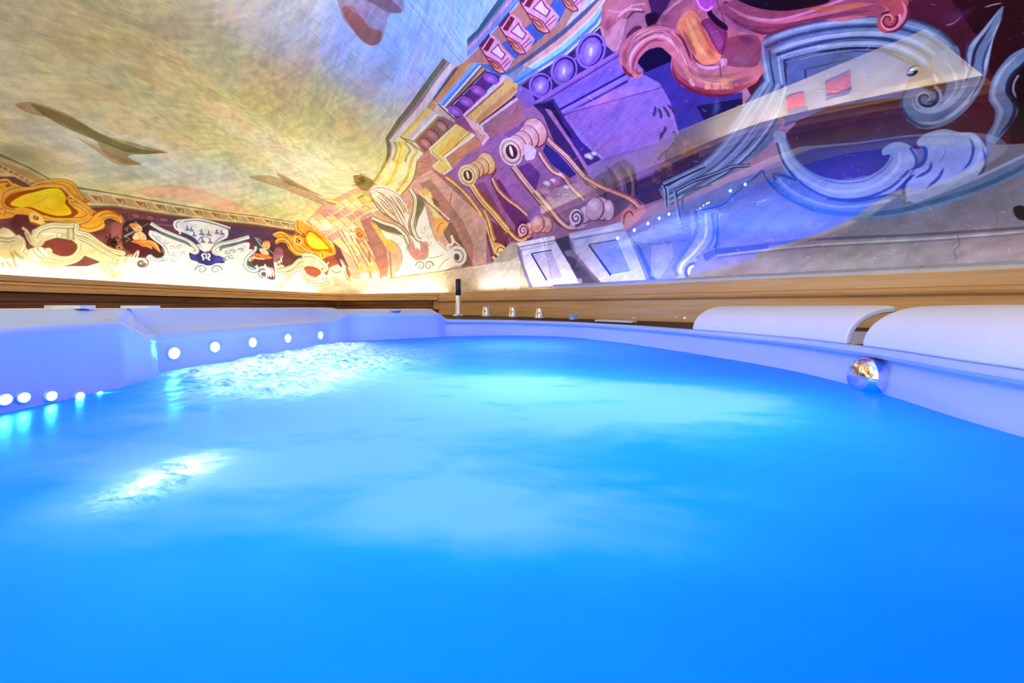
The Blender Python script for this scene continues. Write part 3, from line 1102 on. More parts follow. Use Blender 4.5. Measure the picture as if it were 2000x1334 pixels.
def line(p, w, col, a=1.0, sm=True, taper=0, closed=False, raw=False):
    """brush stroke; w in picture pixels; taper 0 none, 1 both ends, 2 only the end"""
    P = p if raw else pts(p)
    P = catmull(P, 7, closed) if sm and len(P) > 2 else densify(P, 8, closed)
    if closed: P = np.vstack([P, P[:1]])
    u = np.linspace(0, 1, len(P))
    k = np.ones(len(P))
    if taper == 1: k = np.clip(np.sin(u * PI) * 1.6, 0.12, 1)
    if taper == 2: k = 1 - 0.9 * u
    if taper == 3: k = 0.1 + 0.9 * u
    ribbon(P, k * w / 2, -k * w / 2, col, a)


def mould(p, w, cols, sm=True, w1=None, closed=False):
    """parallel painted mouldings along a line: cols from the left to the right side of the stroke direction (screen)"""
    P = pts(p)
    P = catmull(P, 8, closed) if sm else densify(P, 8, closed)
    if closed: P = np.vstack([P, P[:1]])
    w1 = w if w1 is None else w1
    k = np.linspace(w, w1, len(P))
    n = len(cols)
    for i, c in enumerate(cols):
        if c is None: continue
        ribbon(P, k * (0.5 - i / n) , k * (0.5 - (i + 1) / n) - 0.15, c, 1.0)


def resamp(P, n):
    d = np.concatenate([[0], np.cumsum(np.linalg.norm(np.diff(P, axis=0), axis=1))])
    q = np.linspace(0, d[-1], n)
    return np.stack([np.interp(q, d, P[:, 0]), np.interp(q, d, P[:, 1])], -1)


def ruled(pa, pb, stops, sm=False, byvert=False):
    """bands between two guide lines; stops = [(f0,f1,colour[,alpha])]"""
    A, B = pts(pa), pts(pb)
    if byvert and len(A) == len(B):
        n = 12
        A = np.vstack([densify(A, 1e9)]) ; B = np.vstack([densify(B, 1e9)])
        uu = np.linspace(0, len(A) - 1, 12 * (len(A) - 1) + 1)
        A = np.stack([np.interp(uu, np.arange(len(A)), A[:, k]) for k in (0, 1)], -1)
        B = np.stack([np.interp(uu, np.arange(len(B)), B[:, k]) for k in (0, 1)], -1)
    else:
        if sm: A, B = catmull(A, 8), catmull(B, 8)
        A, B = resamp(A, 60), resamp(B, 60)
    for st in stops:
        f0, f1, c = st[:3]
        P0 = to_tex(A + (B - A) * f0); P1 = to_tex(A + (B - A) * f1)
        rast([np.array([P0[i], P0[i + 1], P1[i + 1], P1[i]]) for i in range(len(P0) - 1)], c, st[3] if len(st) > 3 else 1.0)


def wash(x, y, rx, ry, rot, col, a, n=9):
    """soft cloud of colour"""
    c, s = math.cos(math.radians(rot)), math.sin(math.radians(rot))
    th = np.linspace(0, 2 * PI, 40, endpoint=False)
    o = pts([(x, y)])[0]
    al = 1 - (1 - a) ** (1 / n)
    for k in range(n):
        f = 1 - k / n
        wob = 1 + 0.10 * np.sin(3 * th + x) + 0.07 * np.sin(5 * th + y)
        ex = rx * f * np.cos(th) * wob / _fr[2]; ey = ry * f * np.sin(th) * wob / _fr[2]
        rast([to_tex(np.stack([o[0] + ex * c - ey * s, o[1] + ex * s + ey * c], -1))], col, al)


def spiral(x, y, r, turns, start, w, col, a=1.0, direction=1, ry=1.0, rot=0, inner=0.12):
    th = np.linspace(0, turns * 2 * PI, int(26 * turns))
    rr = r * (1 - (1 - inner) * th / th[-1])
    X = rr * np.cos(math.radians(start) + direction * th); Y = rr * np.sin(math.radians(start) + direction * th) * ry
    c, s = math.cos(math.radians(rot)), math.sin(math.radians(rot))
    P = pts(np.stack([x + X * c - Y * s, y + X * s + Y * c], -1))
    k = np.linspace(1, 0.45, len(P))
    ribbon(P, k * w / 2, -k * w / 2, col, a)


def oval(x, y, rx, ry, rot, col, a=1.0):
    th = np.linspace(0, 2 * PI, 36, endpoint=False)
    c, s = math.cos(math.radians(rot)), math.sin(math.radians(rot))
    X, Y = rx * np.cos(th), ry * np.sin(th)
    rast([to_tex(pts(np.stack([x + X * c - Y * s, y + X * s + Y * c], -1)))], col, a)


def dk(c, f): return tuple(v * f for v in c)
def mixc(a, b, f): return tuple(x + (y - x) * f for x, y in zip(a, b))


# ---- ground: sky over the whole vault
SKY = (214, 206, 150)
CAN[:] = np.array(SKY, np.float32) / 255
fr(0, 0, 1)
wash(760, 40, 330, 230, 30, (200, 206, 214), 0.8)
wash(900, -60, 260, 300, 20, (136, 172, 236), 0.9)
wash(930, 60, 60, 150, 30, (160, 194, 240), 0.6)
wash(330, 330, 300, 60, 12, (206, 214, 206), 0.75)
wash(620, 330, 160, 70, 20, (222, 224, 206), 0.6)
wash(100, 250, 160, 50, 20, (214, 206, 168), 0.5)
wash(560, 190, 240, 90, 15, (196, 180, 110), 0.35)
wash(200, 80, 260, 120, 15, (178, 166, 96), 0.35)  # darker olive at the upper left, light falloff put into the sky
for k in range(1500):          # brush streaks of the sky
    x = rng.uniform(-60, 980); y = rng.uniform(-60, 390)
    if x > 700 and y > 300: continue
    an = math.radians(np.interp(x, [0, 300, 700, 950], [16, 26, 42, 62]) + rng.normal(0, 4))
    L_ = rng.uniform(18, 75)
    v = rng.uniform()
    blue = max(0, min(1, (x - 480) / 420)) * max(0, min(1, (300 - y) / 250))
    c = mixc((250, 244, 214) if v > 0.5 else (150, 138, 92), (226, 236, 252) if v > 0.42 else (62, 104, 190), blue)
    P = np.array([(x, y), (x + L_ * math.cos(an), y + L_ * math.sin(an))])
    line(P, rng.uniform(0.7, 2.2), c, rng.uniform(0.06, 0.24) + 0.2 * blue, taper=1, sm=False, raw=True)
# cloud shadows and flying drapery on the sky
fill('30,205 65,200 130,222 200,262 270,282 328,298 290,300 250,305 276,322 240,318 205,300 180,270 110,235 60,222', (150, 118, 62), 0.55, True)
fill('60,203 130,226 205,266 270,290 322,297 262,300 190,275 110,240', (108, 96, 50), 0.6, True)
fill('150,268 200,292 232,306 276,320 232,322 204,306', (186, 120, 70), 0.45, True)
wash(60, 310, 110, 26, 14, (140, 132, 92), 0.5)
fill('486,346 520,342 552,350 590,366 630,388 655,398 640,404 600,388 560,372 520,358', (170, 134, 96), 0.6, True)
fill('540,338 560,346 600,368 632,384 596,372 560,358', (128, 104, 70), 0.55, True)
fill('266,372 300,362 350,362 410,376 450,392 486,414 440,412 380,398 320,388 280,382', (226, 178, 146), 0.75, True)
fill('290,372 340,366 400,380 440,398 380,394 320,384', (236, 194, 160), 0.6, True)
# dim figure high on the vault
fill('655,-40 700,-50 770,-30 790,20 760,30 745,80 720,88 690,58 668,30', (150, 110, 104), 0.55, True)
fill('668,18 690,14 720,52 745,62 738,84 716,86 690,60', (150, 86, 60), 0.65, True)
fill('700,-10 750,-10 785,22 760,24 730,8', (112, 76, 80), 0.6, True)
for k in range(14):
    line([(672 + k * 6, 6 + k * 4), (690 + k * 6, 22 + k * 4)], 1.4, (170, 150, 160), 0.5, sm=False)

# =================================================================== right half
# ---- violet wall ground, partly the tub's blue light put into the pigment, with its planks of shade
MAUVE = (150, 112, 160); MAUVE_L = (178, 146, 196); VIO = (122, 92, 168); VIO_D = (64, 46, 112); MAROON = (74, 30, 48)
fr(0, 0, 1)
fill('745,470 760,330 812,270 870,220 1000,160 1200,60 1260,-60 2300,-200 2300,560 1000,562 745,566', (158, 118, 146))
fill('1000,180 1100,120 1230,70 1330,180 1360,260 1340,330 1240,400 1130,330 1060,240', (136, 108, 180))
fill('1380,-60 2300,-300 2300,420 1960,440 1700,300 1480,210 1430,120', MAROON)
fill('1830,-40 2300,-240 2300,330 1985,330 1960,200 1900,60', (46, 16, 26))
# violet architrave
fr(920, 0, 5.56)
fill('700,1110 1600,570 1700,760 1700,1300 1000,1334 880,1250', (140, 108, 186))
fill('900,1075 1600,660 1640,800 970,1190', (128, 104, 196))
line('965,1190 1680,800', 4, (44, 34, 124), 1, False); line('1005,1255 1700,880', 4, (58, 40, 122), 1, False)
line('985,1215 1690,836', 3.4, (150, 126, 214), .9, False)
# plank lines across the violet field
fr(850, 0, 3.333)
fill('840,740 1230,560 1470,575 1590,880 1090,1040 960,950', (150, 118, 190), .8)
for k in range(26):
    f = k / 25
    line([(840 + 260 * f, 745 + 300 * f), (1475 + 110 * f, 570 + 330 * f)], 0.9 + (k == 0) * 1.2, (70, 40, 110), 0.75, False)
wash(1130, 640, 120, 60, -20, (180, 110, 150), .5)
wash(1250, 880, 160, 70, -20, (170, 110, 160), .4)
# lower plank field
for k in range(34):
    f = k / 33
    line([(1090 - 120 * f, 1040 + 330 * f), (1560 - 60 * f, 890 + 330 * f)], 0.8, (76, 46, 110), 0.6, False)
# dark folds of shade
fill('650,690 770,640 850,780 950,920 1080,1040 1000,1075 850,1150 700,960 760,880 700,760', (60, 44, 116), .95)
fill('660,690 760,660 830,800 900,900 800,880 720,800', (36, 26, 66), .8)
fill('1330,470 1560,360 1600,560 1760,620 2000,600 2000,690 1590,880 1530,660 1460,540', (58, 50, 128), .95)
fill('1310,400 1360,330 1480,300 1560,390 1370,470', (26, 18, 54))
fill('1590,870 1990,690 1960,800 1830,960 1700,1130 1510,1190 1490,1000', (60, 48, 100), .9)
fill('1700,690 2000,640 2000,720 1760,800', (30, 24, 60), .8)
wash(1830, 700, 30, 70, 10, (110, 140, 200), .45)
# leaves and a garland of flowers hanging in the field
for x, y, an, L_ in [(1430, 690, 100, 70), (1450, 700, 75, 80), (1480, 690, 60, 90), (1510, 680, 50, 80), (1500, 820, 115, 70), (1470, 860, 100, 60), (1550, 900, 30, 60), (1540, 960, 150, 90), (1480, 990, 120, 60), (1500, 1160, 140, 60), (1590, 1170, 70, 60), (1600, 1160, 50, 70)]:
    a_ = math.radians(an)
    line([(x, y), (x + .5 * L_ * math.cos(a_) + 8, y + .5 * L_ * math.sin(a_)), (x + L_ * math.cos(a_), y + L_ * math.sin(a_))], 6, (52, 46, 78), .8, taper=1)
for k in range(60):
    x = rng.normal(1640, 70); y = rng.normal(990, 50)
    oval(x, y, rng.uniform(10, 30), rng.uniform(8, 18), rng.uniform(0, 180), [(44, 36, 60), (110, 70, 66), (70, 60, 90), (140, 96, 84)][rng.integers(4)], .5)
for k in range(14):
    a_ = k / 14 * 2 * PI
    oval(1505 + 34 * math.cos(a_), 1110 + 34 * math.sin(a_), 24, 12, math.degrees(a_), (124, 92, 96), .8)
oval(1500, 1110, 18, 16, 0, (70, 40, 40))
# hanging drapery stripes behind the small bolts
fr(1000, 250, 3.994)
fill('610,410 870,240 960,300 980,440 960,560 800,700 700,560', (86, 70, 104), .7)
for p, w_ in (('740,300 800,400 810,520', 9), ('830,280 900,400 920,540', 10), ('930,300 960,420 970,520', 7), ('700,390 730,470 720,540', 6)):
    line(p, w_, (52, 40, 74), .8, taper=1)
for p, w_ in (('780,300 850,420 860,540', 6), ('890,290 940,420 940,540', 5)):
    line(p, w_, (150, 130, 140), .5, taper=1)
fill('960,420 1180,330 1480,190 1300,500 1040,600 960,540', (44, 36, 74), .75)
for k in range(25):
    oval(rng.uniform(1040, 1290), rng.uniform(300, 430), rng.uniform(8, 30), rng.uniform(6, 16), rng.uniform(0, 180), [(96, 70, 80), (60, 44, 70), (128, 92, 88)][rng.integers(3)], .5)
# mauve column field with plank joints
fr(650, 200, 3.994)
fill('780,520 1000,330 1560,20 1700,60 1990,500 1990,700 1560,1000 1440,1220 1000,1290 1060,1100 900,800', (160, 112, 160))
fill('780,530 900,600 1060,720 1180,960 1220,1240 1080,1270 1000,1080 920,880', (170, 122, 118))
for k in range(40):
    y = 760 + k * 12
    line([(900 + k * 4.2, y + 30), (1120 + k * 2.6, y + 8)], .7, (110, 60, 66), .5, False)
for k in range(34):
    y = 620 + k * 17
    line([(1160 + k * 4, y + 90), (1420 + k * 3, y + 20)], .7, (108, 54, 96), .55, False)
for k in range(30):
    y = 380 + k * 15
    line([(1470 + k * 12, y + 60), (1640 + k * 12, y)], .7, (92, 52, 112), .55, False)
fill('1170,880 1350,1000 1420,1230 1240,1240 1200,1050', (112, 50, 58), .7)
fill('1230,620 1300,600 1400,760 1560,960 1450,1000 1330,830', (104, 44, 96), .75)
fill('1110,640 1180,620 1300,850 1440,1050 1400,1090 1290,960', (120, 66, 84), .6)
fill('1450,500 1540,470 1620,560 1580,700 1500,600', (92, 50, 120), .75)
fill('1330,250 1400,210 1520,130 1590,140 1640,240 1420,300', (120, 70, 130), .6)
fill('1660,320 1760,400 1900,560 1850,590 1700,480 1640,380', (52, 44, 122), .95)
fill('1180,380 1250,440 1280,540 1230,600 1260,500', (112, 50, 100), .7)

# ---- cornice running up to the right, upper part with brackets
GREY = (92, 100, 116); PINK = (196, 150, 160); BLU = (116, 158, 226); OCH = (196, 152, 96); CREAM = (232, 220, 170)
fr(920, 0, 5.56)
ruled('-40,420 60,330 290,0 330,-60', '-40,640 120,480 560,0 620,-70', [(0, .30, (70, 92, 104)), (.30, .42, (104, 128, 150)), (.42, .62, (190, 140, 160)), (.62, .70, (120, 120, 170)), (.70, .82, (112, 150, 224)), (.82, .90, (86, 122, 214)), (.90, 1, (176, 176, 216))])
fill('-40,640 120,480 570,-10 1240,-90 1000,330 640,620 460,780 330,810 140,690 20,680 -100,700', (180, 128, 112))
fill('330,470 420,420 620,280 860,60 930,-60 1100,-60 960,230 700,470 480,640 400,560', (66, 96, 170), .9)
fill('60,690 200,700 330,800 470,640 400,800 300,830', (70, 104, 170), .9)


def bracket(q):
    """q: hand-set outline of one painted bracket, base colours pink with dark joints"""
    (ax, ay), s_ = q
    f_ = lambda L: [(ax + x * s_, ay + y * s_) for x, y in L]
    fill(f_([(0, 0), (110, -130), (170, -100), (215, -60), (250, 20), (300, 60), (370, 140), (330, 230), (270, 290), (210, 290), (160, 250), (60, 100)]), (214, 158, 178))
    fill(f_([(40, 40), (125, -95), (165, -70), (90, 60)]), (110, 40, 56))
    fill(f_([(-5, -5), (105, -135), (118, -110), (30, 20)]), (84, 36, 70), .9)
    fill(f_([(118, 66), (205, -30), (240, 40), (290, 85), (250, 150)]), (120, 50, 84))
    fill(f_([(134, 62), (202, -10), (232, 48), (274, 86), (244, 136)]), (238, 200, 214))
    fill(f_([(70, 110), (200, 190), (250, 255), (210, 290), (160, 255)]), (208, 140, 108))
    line(f_([(110, 155), (190, 195), (225, 245), (175, 235), (110, 155)]), 2.0, (120, 52, 60), 1, False)
    line(f_([(60, 100), (210, 185), (280, 285)]), 2.2, (124, 48, 86), 1, False)
    line(f_([(-2, 0), (60, 100), (160, 260), (225, 300), (280, 290)]), 2.2, (110, 36, 60), 1, False)
    line(f_([(240, 210), (320, 130)]), 1.8, (130, 56, 90), 1, False); line(f_([(262, 232), (340, 160)]), 1.6, (130, 56, 90), 1, False)


bracket(((90, 500), 1.0)); bracket(((300, 275), 1.06)); bracket(((530, 15), 1.16)); bracket(((870, -190), 1.05))
# lower fascia: ochre, light blue and white stripes
ruled('370,790 660,580 1000,320 1250,90 1480,-120', '520,930 760,780 1060,600 1400,280 1560,-60', [(0, .20, (92, 92, 122)), (.20, .42, (214, 166, 150)), (.42, .52, (226, 206, 190)), (.52, .70, (150, 206, 236)), (.70, .84, (96, 140, 222)), (.84, .95, (206, 202, 232)), (.95, 1.0, (52, 50, 110))])
fill('360,800 510,690 740,770 530,930', (84, 116, 162), .55)
# egg band, violet
fill('540,930 760,780 1060,600 1400,300 1440,440 1600,570 1100,830 700,1090 640,980', (62, 46, 110))
for x, y, rx, ry in [(755, 925, 105, 110), (1010, 760, 118, 135), (1300, 550, 130, 165)]:
    oval(x, y, rx * 1.22, ry * 1.22, 20, (150, 118, 192))
    oval(x + 4, y, rx * 1.0, ry * 1.05, 20, (50, 34, 104))
    oval(x - 2, y + 8, rx * .88, ry * .96, 20, (134, 102, 190))
    wash(x - 2, y + 10, rx * .6, ry * .7, 20, (190, 176, 236), .85, 6)
    oval(x, y + 12, rx * .14, ry * .28, 8, (232, 226, 250), .85)
line('830,880 900,830 960,860', 5, (140, 106, 190), .9); line('1110,660 1180,600 1200,650', 6, (140, 106, 190), .9); line('1420,480 1500,500 1560,560', 6, (150, 116, 196), .9)
ruled('690,1110 1100,850 1600,545', '710,1155 1130,900 1620,600', [(0, .5, (160, 122, 196)), (.5, .85, (140, 100, 180)), (.85, 1.05, (78, 44, 120))])

# ---- cornice, lower left part in cream and yellow
fr(740, 120, 6.065)
YEL = (232, 208, 110); OLV = (150, 140, 84); WHT = (244, 238, 208)
E0 = '760,-40 540,260 360,510 210,700 80,905 100,1010 90,1140 30,1260 -40,1400'
E9 = '1290,90 1060,330 850,510 800,560 440,950 540,1080 470,1150 450,1290 400,1420'
ruled(E0, '900,60 700,300 610,460 420,680 160,950 190,1010 180,1100 110,1260 40,1400', [(0, .38, (120, 116, 84)), (.38, .6, (160, 140, 120)), (.6, 1, (226, 206, 190))], byvert=True)
fill('900,60 1060,0 1280,90 800,560 640,480 560,560', (180, 142, 90))
# straight upper run
ruled('900,80 640,440', '1130,10 700,500', [(0, .25, (92, 92, 96)), (.25, .7, (190, 146, 90)), (.7, 1, (206, 150, 110))])
ruled('1130,10 700,500', '1240,60 800,560', [(0, .35, (130, 178, 240)), (.35, .6, (90, 132, 214)), (.6, .8, (240, 214, 210)), (.8, 1, (120, 100, 96))])
line('1270,100 850,520', 3, (60, 24, 60), 1, False)
# return of the block
fill('610,460 700,500 920,690 900,730 760,650 560,560', (196, 178, 160)); fill('620,470 690,520 640,580 560,545', (196, 150, 96)); line('700,505 915,700', 2, (90, 70, 60), 1, False); line('740,520 900,660', 2.5, (232, 222, 210), 1, False)
# yellow lower run
ruled('560,545 250,885', '730,660 440,950', [(0, .16, (208, 190, 110)), (.16, .34, YEL), (.34, .5, (224, 206, 150)), (.5, .64, (204, 200, 206)), (.64, .84, WHT), (.84, 1, (170, 140, 80))])
fill('250,885 440,950 540,1080 470,1150 450,1290 400,1420 20,1420 110,1260 180,1100 190,1010 160,950', (236, 224, 150))
for k, c in [(.05, (180, 170, 90)), (.22, (222, 196, 80)), (.36, (236, 214, 110)), (.52, (178, 172, 100)), (.62, (240, 234, 196)), (.76, (206, 190, 120)), (.9, (246, 240, 200)), (1, (160, 140, 84))]:
    A = np.array([(170, 950), (190, 1010), (180, 1100), (110, 1260), (40, 1420)]); B = np.array([(440, 960), (535, 1085), (468, 1150), (450, 1290), (400, 1420)])
    line(A + (B - A) * k, 5 if k < 1 else 2, c, .9, k < 1)
line('250,890 430,1010 540,1085', 2, (150, 120, 60), 1, False); line('260,900 440,960', 2, (150, 120, 60), .8, False)
line('80,905 100,1010 90,1140 30,1260', 2, (140, 130, 60), .8)

# egg bands
fill('1280,110 1450,180 1000,620 920,690 830,570', (98, 56, 122))
for x, y in [(1330, 200), (1180, 340), (1040, 470), (910, 585)]:
    oval(x, y, 105, 62, 25, (90, 40, 110)); oval(x - 6, y + 4, 98, 54, 25, (146, 92, 170)); wash(x - 10, y + 10, 60, 30, 25, (180, 140, 200), .8, 5)
fill('900,690 1000,640 1120,790 1060,830 930,740 900,730', (150, 96, 130))
fill('730,660 900,730 600,1040 560,1080 540,1080 440,950', (150, 110, 96))
for x, y in [(745, 760), (640, 870), (560, 970)]:
    oval(x, y, 85, 52, 40, (112, 72, 62)); oval(x - 4, y + 5, 78, 44, 40, (178, 132, 118)); wash(x - 8, y + 8, 46, 24, 40, (206, 166, 150), .8, 5)
fill('540,1080 600,1040 700,1170 640,1240 600,1420 400,1420 450,1290 470,1150', (190, 146, 124))
for k in range(12): line([(480 + k * 8, 1150 + k * 22), (610 + k * 2, 1130 + k * 24)], 1.2, (140, 96, 80), .7)

# abacus blocks above the two columns
def slab(out, top, front, under, c0, c1):
    fill(out, c0)
fill('1000,640 1500,180 1577,230 1577,470 1200,750 1290,890 1220,980 1110,790', (206, 160, 150))
fill('1030,650 1520,220 1640,260 1640,360 1190,740', (226, 186, 112)); fill('1150,680 1600,290 1640,330 1190,740', (196, 140, 90), .7)
line('1000,645 1500,190', 4.5, (236, 196, 206), 1, False); line('1030,655 1480,260', 2, (110, 60, 60), .8, False)
line('1190,745 1620,410', 3.5, (104, 50, 60), 1, False); line('1205,755 1640,440', 5, (236, 196, 214), 1, False)
fill('1000,640 1040,660 1190,745 1290,890 1220,980 1240,930 1270,880 1110,790', (232, 196, 190)); line('1010,640 1120,800', 3, (232, 190, 190), 1, False); line('1205,760 1300,900 1225,985', 4.5, (240, 206, 220), 1, False)
fill('1230,780 1660,450 1740,700 1400,880 1310,900', (170, 116, 130)); wash(1450, 700, 160, 100, -30, (180, 124, 116), .6)
fill('600,1040 920,740 1060,830 1130,860 770,1130 860,1270 740,1334 640,1270 720,1170', (236, 206, 126))
fill('640,1060 930,770 1050,830 760,1120', (240, 212, 120)); fill('700,1090 980,800 1050,830 760,1120', (214, 176, 90), .5)
line('595,1045 920,745', 4, (246, 230, 180), 1, False); line('610,1055 720,1170 640,1250', 3.5, (246, 230, 180), 1, False); line('630,1060 740,1180', 1.5, (150, 110, 50), .9, False)
line('770,1140 1130,865', 5, (244, 226, 206), 1, False); line('755,1125 1080,840', 1.6, (150, 100, 60), .9, False); line('775,1140 865,1270 760,1340', 4, (246, 230, 180), 1, False)
fill('800,1150 1140,880 1220,1000 1010,1120 900,1250 870,1260', (190, 140, 106)); wash(1000, 1050, 120, 70, -35, (200, 150, 110), .7)

# ---- the two voluted columns
GOLD = (232, 196, 124); GOLD_D = (176, 120, 60); PK = (226, 184, 184); PK_D = (158, 96, 110)
fr(650, 200, 3.994)


def scrollcol(cap, shaft_l, shaft_r, lite, mid, dark):
    pass


def volute_cap(x, y, rx, ry, dx, dy, lite, mid, dark, n=4):
    """fluted roll seen from its end: face ellipse at (x,y), body running along (dx,dy)"""
    for k in range(n, -1, -1):
        f = k / n
        s_ = 1.0 - 0.18 * math.sin(f * PI) + (0.08 if k == n else 0)
        oval(x + dx * f, y + dy * f, rx * s_ * .98, ry * s_, -22, dark)
        oval(x + dx * f - 4, y + dy * f - 3, rx * s_ * .92, ry * s_ * .93, -22, mid)
        wash(x + dx * f - 8, y + dy * f - 12, rx * .7 * s_, ry * .6 * s_, -22, lite, .7, 5)
    oval(x, y, rx, ry, -22, lite); oval(x + 2, y + 2, rx * .86, ry * .86, -22, dark, .8); oval(x, y, rx * .80, ry * .82, -22, mid)
    oval(x + 2, y, rx * .66, ry * .68, -22, lite); oval(x + 4, y, rx * .5, ry * .52, -22, dk(dark, .75)); oval(x + 2, y - 4, rx * .14, ry * .4, -14, (246, 236, 220))


# rear column (pink), with shade behind
fill('1560,20 1640,100 1740,340 1900,540 1990,660 1990,560 1850,330 1700,120 1620,0', (44, 32, 88), .85)
mould('1650,260 1720,330 1830,430 1960,580 2060,660', 11, [(120, 66, 76), (232, 184, 170), (206, 150, 140), (240, 200, 190), (130, 70, 84)])
mould('1610,390 1660,470 1720,540 1800,580 1860,660 1960,760', 11, [(130, 72, 80), (238, 196, 184), (210, 154, 146), (150, 90, 100)])
mould('1410,500 1500,620 1640,790 1770,930 1850,970', 14, [(110, 56, 66), (214, 158, 130), (244, 214, 190), (206, 150, 130), (236, 200, 190), (120, 66, 90)])
volute_cap(1390, 385, 88, 112, 190, -150, (240, 214, 204), (216, 166, 168), (120, 62, 84))
fill('1500,330 1580,360 1575,430 1540,450 1500,440', (232, 206, 220), .9, True)
# front column (gold)
mould('1245,590 1290,680 1370,760 1440,810 1520,880', 10, [(140, 76, 60), (240, 206, 180), (204, 140, 124), (150, 84, 84)])
mould('1080,640 1160,760 1260,870 1370,1000 1450,1070', 15, [(140, 84, 50), (240, 214, 150), (196, 140, 80), (248, 230, 180), (214, 160, 96), (150, 90, 50)])
volute_cap(1050, 570, 68, 84, 150, -90, (246, 224, 176), (226, 182, 128), (150, 96, 60))
# left small post with its foot scroll
mould('880,580 960,640 1060,740 1160,880 1210,990 1240,1090 1270,1180', 9, [(160, 110, 60), (244, 220, 160), (214, 170, 100), (170, 110, 60)])
mould('1180,840 1215,930 1240,1030 1260,1080', 8, [(170, 120, 60), (240, 210, 140), (190, 130, 70)], w1=10)
fill('1230,1040 1260,1140 1290,1190 1330,1200 1330,1120 1300,1100 1260,1090', (226, 170, 90), 1, True)
spiral(1300, 1165, 62, 1.6, 150, 6, (232, 190, 120), 1, -1, 1.15); spiral(1304, 1165, 50, 1.4, 150, 2, (120, 70, 30), 1, -1, 1.15); spiral(1306, 1160, 30, 1.1, 150, 4, (246, 222, 160), 1, -1, 1.1)
fill('1340,1080 1370,1150 1350,1210 1330,1230 1345,1160', (84, 36, 36), .8, True)


def foot(x, y, s_, lite, mid, dark):
    """scroll foot of a column: spiral and three rolls"""
    f_ = lambda L: [(x + a * s_, y + b * s_) for a, b in L]
    fill(f_([(-30, 60), (20, -30), (70, -60), (110, -60), (100, 40), (40, 75)]), mid, 1, True)
    for cx, cy, rx, ry, r0 in ((80, -18, 46, 62, 10), (190, -62, 74, 84, -10), (245, -50, 44, 76, 0), (150, -58, 64, 84, 12)):
        oval(x + cx * s_, y + cy * s_, rx * s_, ry * s_, r0, dark)
        oval(x + (cx - 4) * s_, y + (cy - 3) * s_, rx * .92 * s_, ry * .94 * s_, r0, mid)
        wash(x + (cx - 8) * s_, y + (cy - 26) * s_, rx * .66 * s_, ry * .5 * s_, r0, lite, .85, 6)
    oval(x + 20 * s_, y + 0, 52 * s_, 66 * s_, 0, dark); oval(x + 18 * s_, y, 48 * s_, 62 * s_, 0, lite)
    spiral(x + 18 * s_, y, 46 * s_, 1.7, 100, 3.2 * s_ * 1.2, dark, 1, -1, 1.2)


fill('1430,960 1480,920 1530,950 1560,1060 1480,1090 1420,1060', (96, 36, 66), .7, True)
foot(1470, 1000, .85, (240, 206, 196), (214, 150, 130), (130, 66, 66))
mould('1370,1000 1430,1060 1470,1075 1510,1060', 11, [(150, 90, 50), (244, 214, 150), (216, 160, 100), (140, 80, 50)])
fr(1000, 250, 3.994)
mould('180,490 290,620 370,720 440,775 510,770', 13, [(130, 70, 80), (228, 180, 160), (244, 214, 196), (200, 146, 146), (120, 64, 90)])
foot(480, 700, 1.12, (240, 220, 232), (214, 172, 186), (120, 74, 110))
# stroke of the outer rib curving down to the red foot
mould('560,380 680,450 800,500 900,540 970,590 1010,640', 10, [(140, 86, 96), (226, 180, 160), (190, 130, 120), (130, 70, 90)], w1=16)
fill('850,740 860,660 920,620 960,640 1010,600 1040,640 1000,700 940,760 880,790', (200, 136, 140), 1, True); line('870,750 880,680 920,650 950,690', 3, (130, 62, 84))
fill('890,810 1000,720 1090,690 1110,740 1090,820 1020,870 930,860', (140, 84, 140), .9, True)

# ---- pedestals, grey stone
ST_L = (204, 202, 222); ST_M = (170, 170, 200); ST_D = (96, 96, 130)
fr(1000, 250, 3.994)
fill('-20,900 40,890 60,1020 70,1100 150,1240 120,1260 -300,1300 -500,1310 -330,1240', (168, 160, 140))
fill('-600,1260 60,1020 90,1080 140,1240 -600,1300', (176, 168, 146))
line('-560,1235 60,1012', 2.2, (206, 196, 170), 1, False); line('-560,1248 60,1030', 1.4, (110, 100, 84), .9, False)
fill('40,895 330,840 335,885 400,980 480,1100 530,1215 160,1245 90,1080', ST_L)
fill('40,895 330,840 335,870 50,925', (226, 222, 236)); line('45,930 335,878', 1.6, ST_D, .9, False); line('60,960 330,900', 1.2, ST_D, .6, False)
fill('40,910 75,960 95,1070 160,1240 130,1240 80,1090 50,1000', ST_D, .65)
fill('150,980 310,950 400,1170 270,1190', (178, 176, 204)); line('152,982 272,1190', 3, (60, 56, 86), 1, False); line('150,980 310,952', 2, (60, 56, 86), 1, False); line('272,1190 400,1170', 2, (232, 228, 240), 1, False); line('310,955 400,1170', 2, (230, 226, 240), .8, False)
for k in range(14): line([(170 + k * 8.5, 995 + k * 14), (320 + k * 6, 970 + k * 14)], .8, (110, 106, 140), .6, False)
line('245,850 260,930 320,1230', 1.0, (90, 84, 90), .8, False)
fill('335,870 440,840 470,960 450,1000 500,1020 700,1210 530,1215 450,1070 390,970', (70, 64, 92), .95)
fill('400,960 470,950 490,1010 430,1000', (120, 118, 150)); fill('500,1180 540,1170 550,1210 510,1215', (150, 160, 200), .7)
fill('440,825 860,740 880,800 950,900 1050,1190 700,1210 520,1000 480,960', ST_M)
fill('440,825 860,735 870,790 470,860', (190, 190, 226)); line('450,850 865,770', 2, (226, 222, 244), .9, False); line('465,872 870,795', 1.8, ST_D, .9, False)
fill('440,840 480,900 500,990 700,1210 660,1215 470,1010', ST_D, .55)
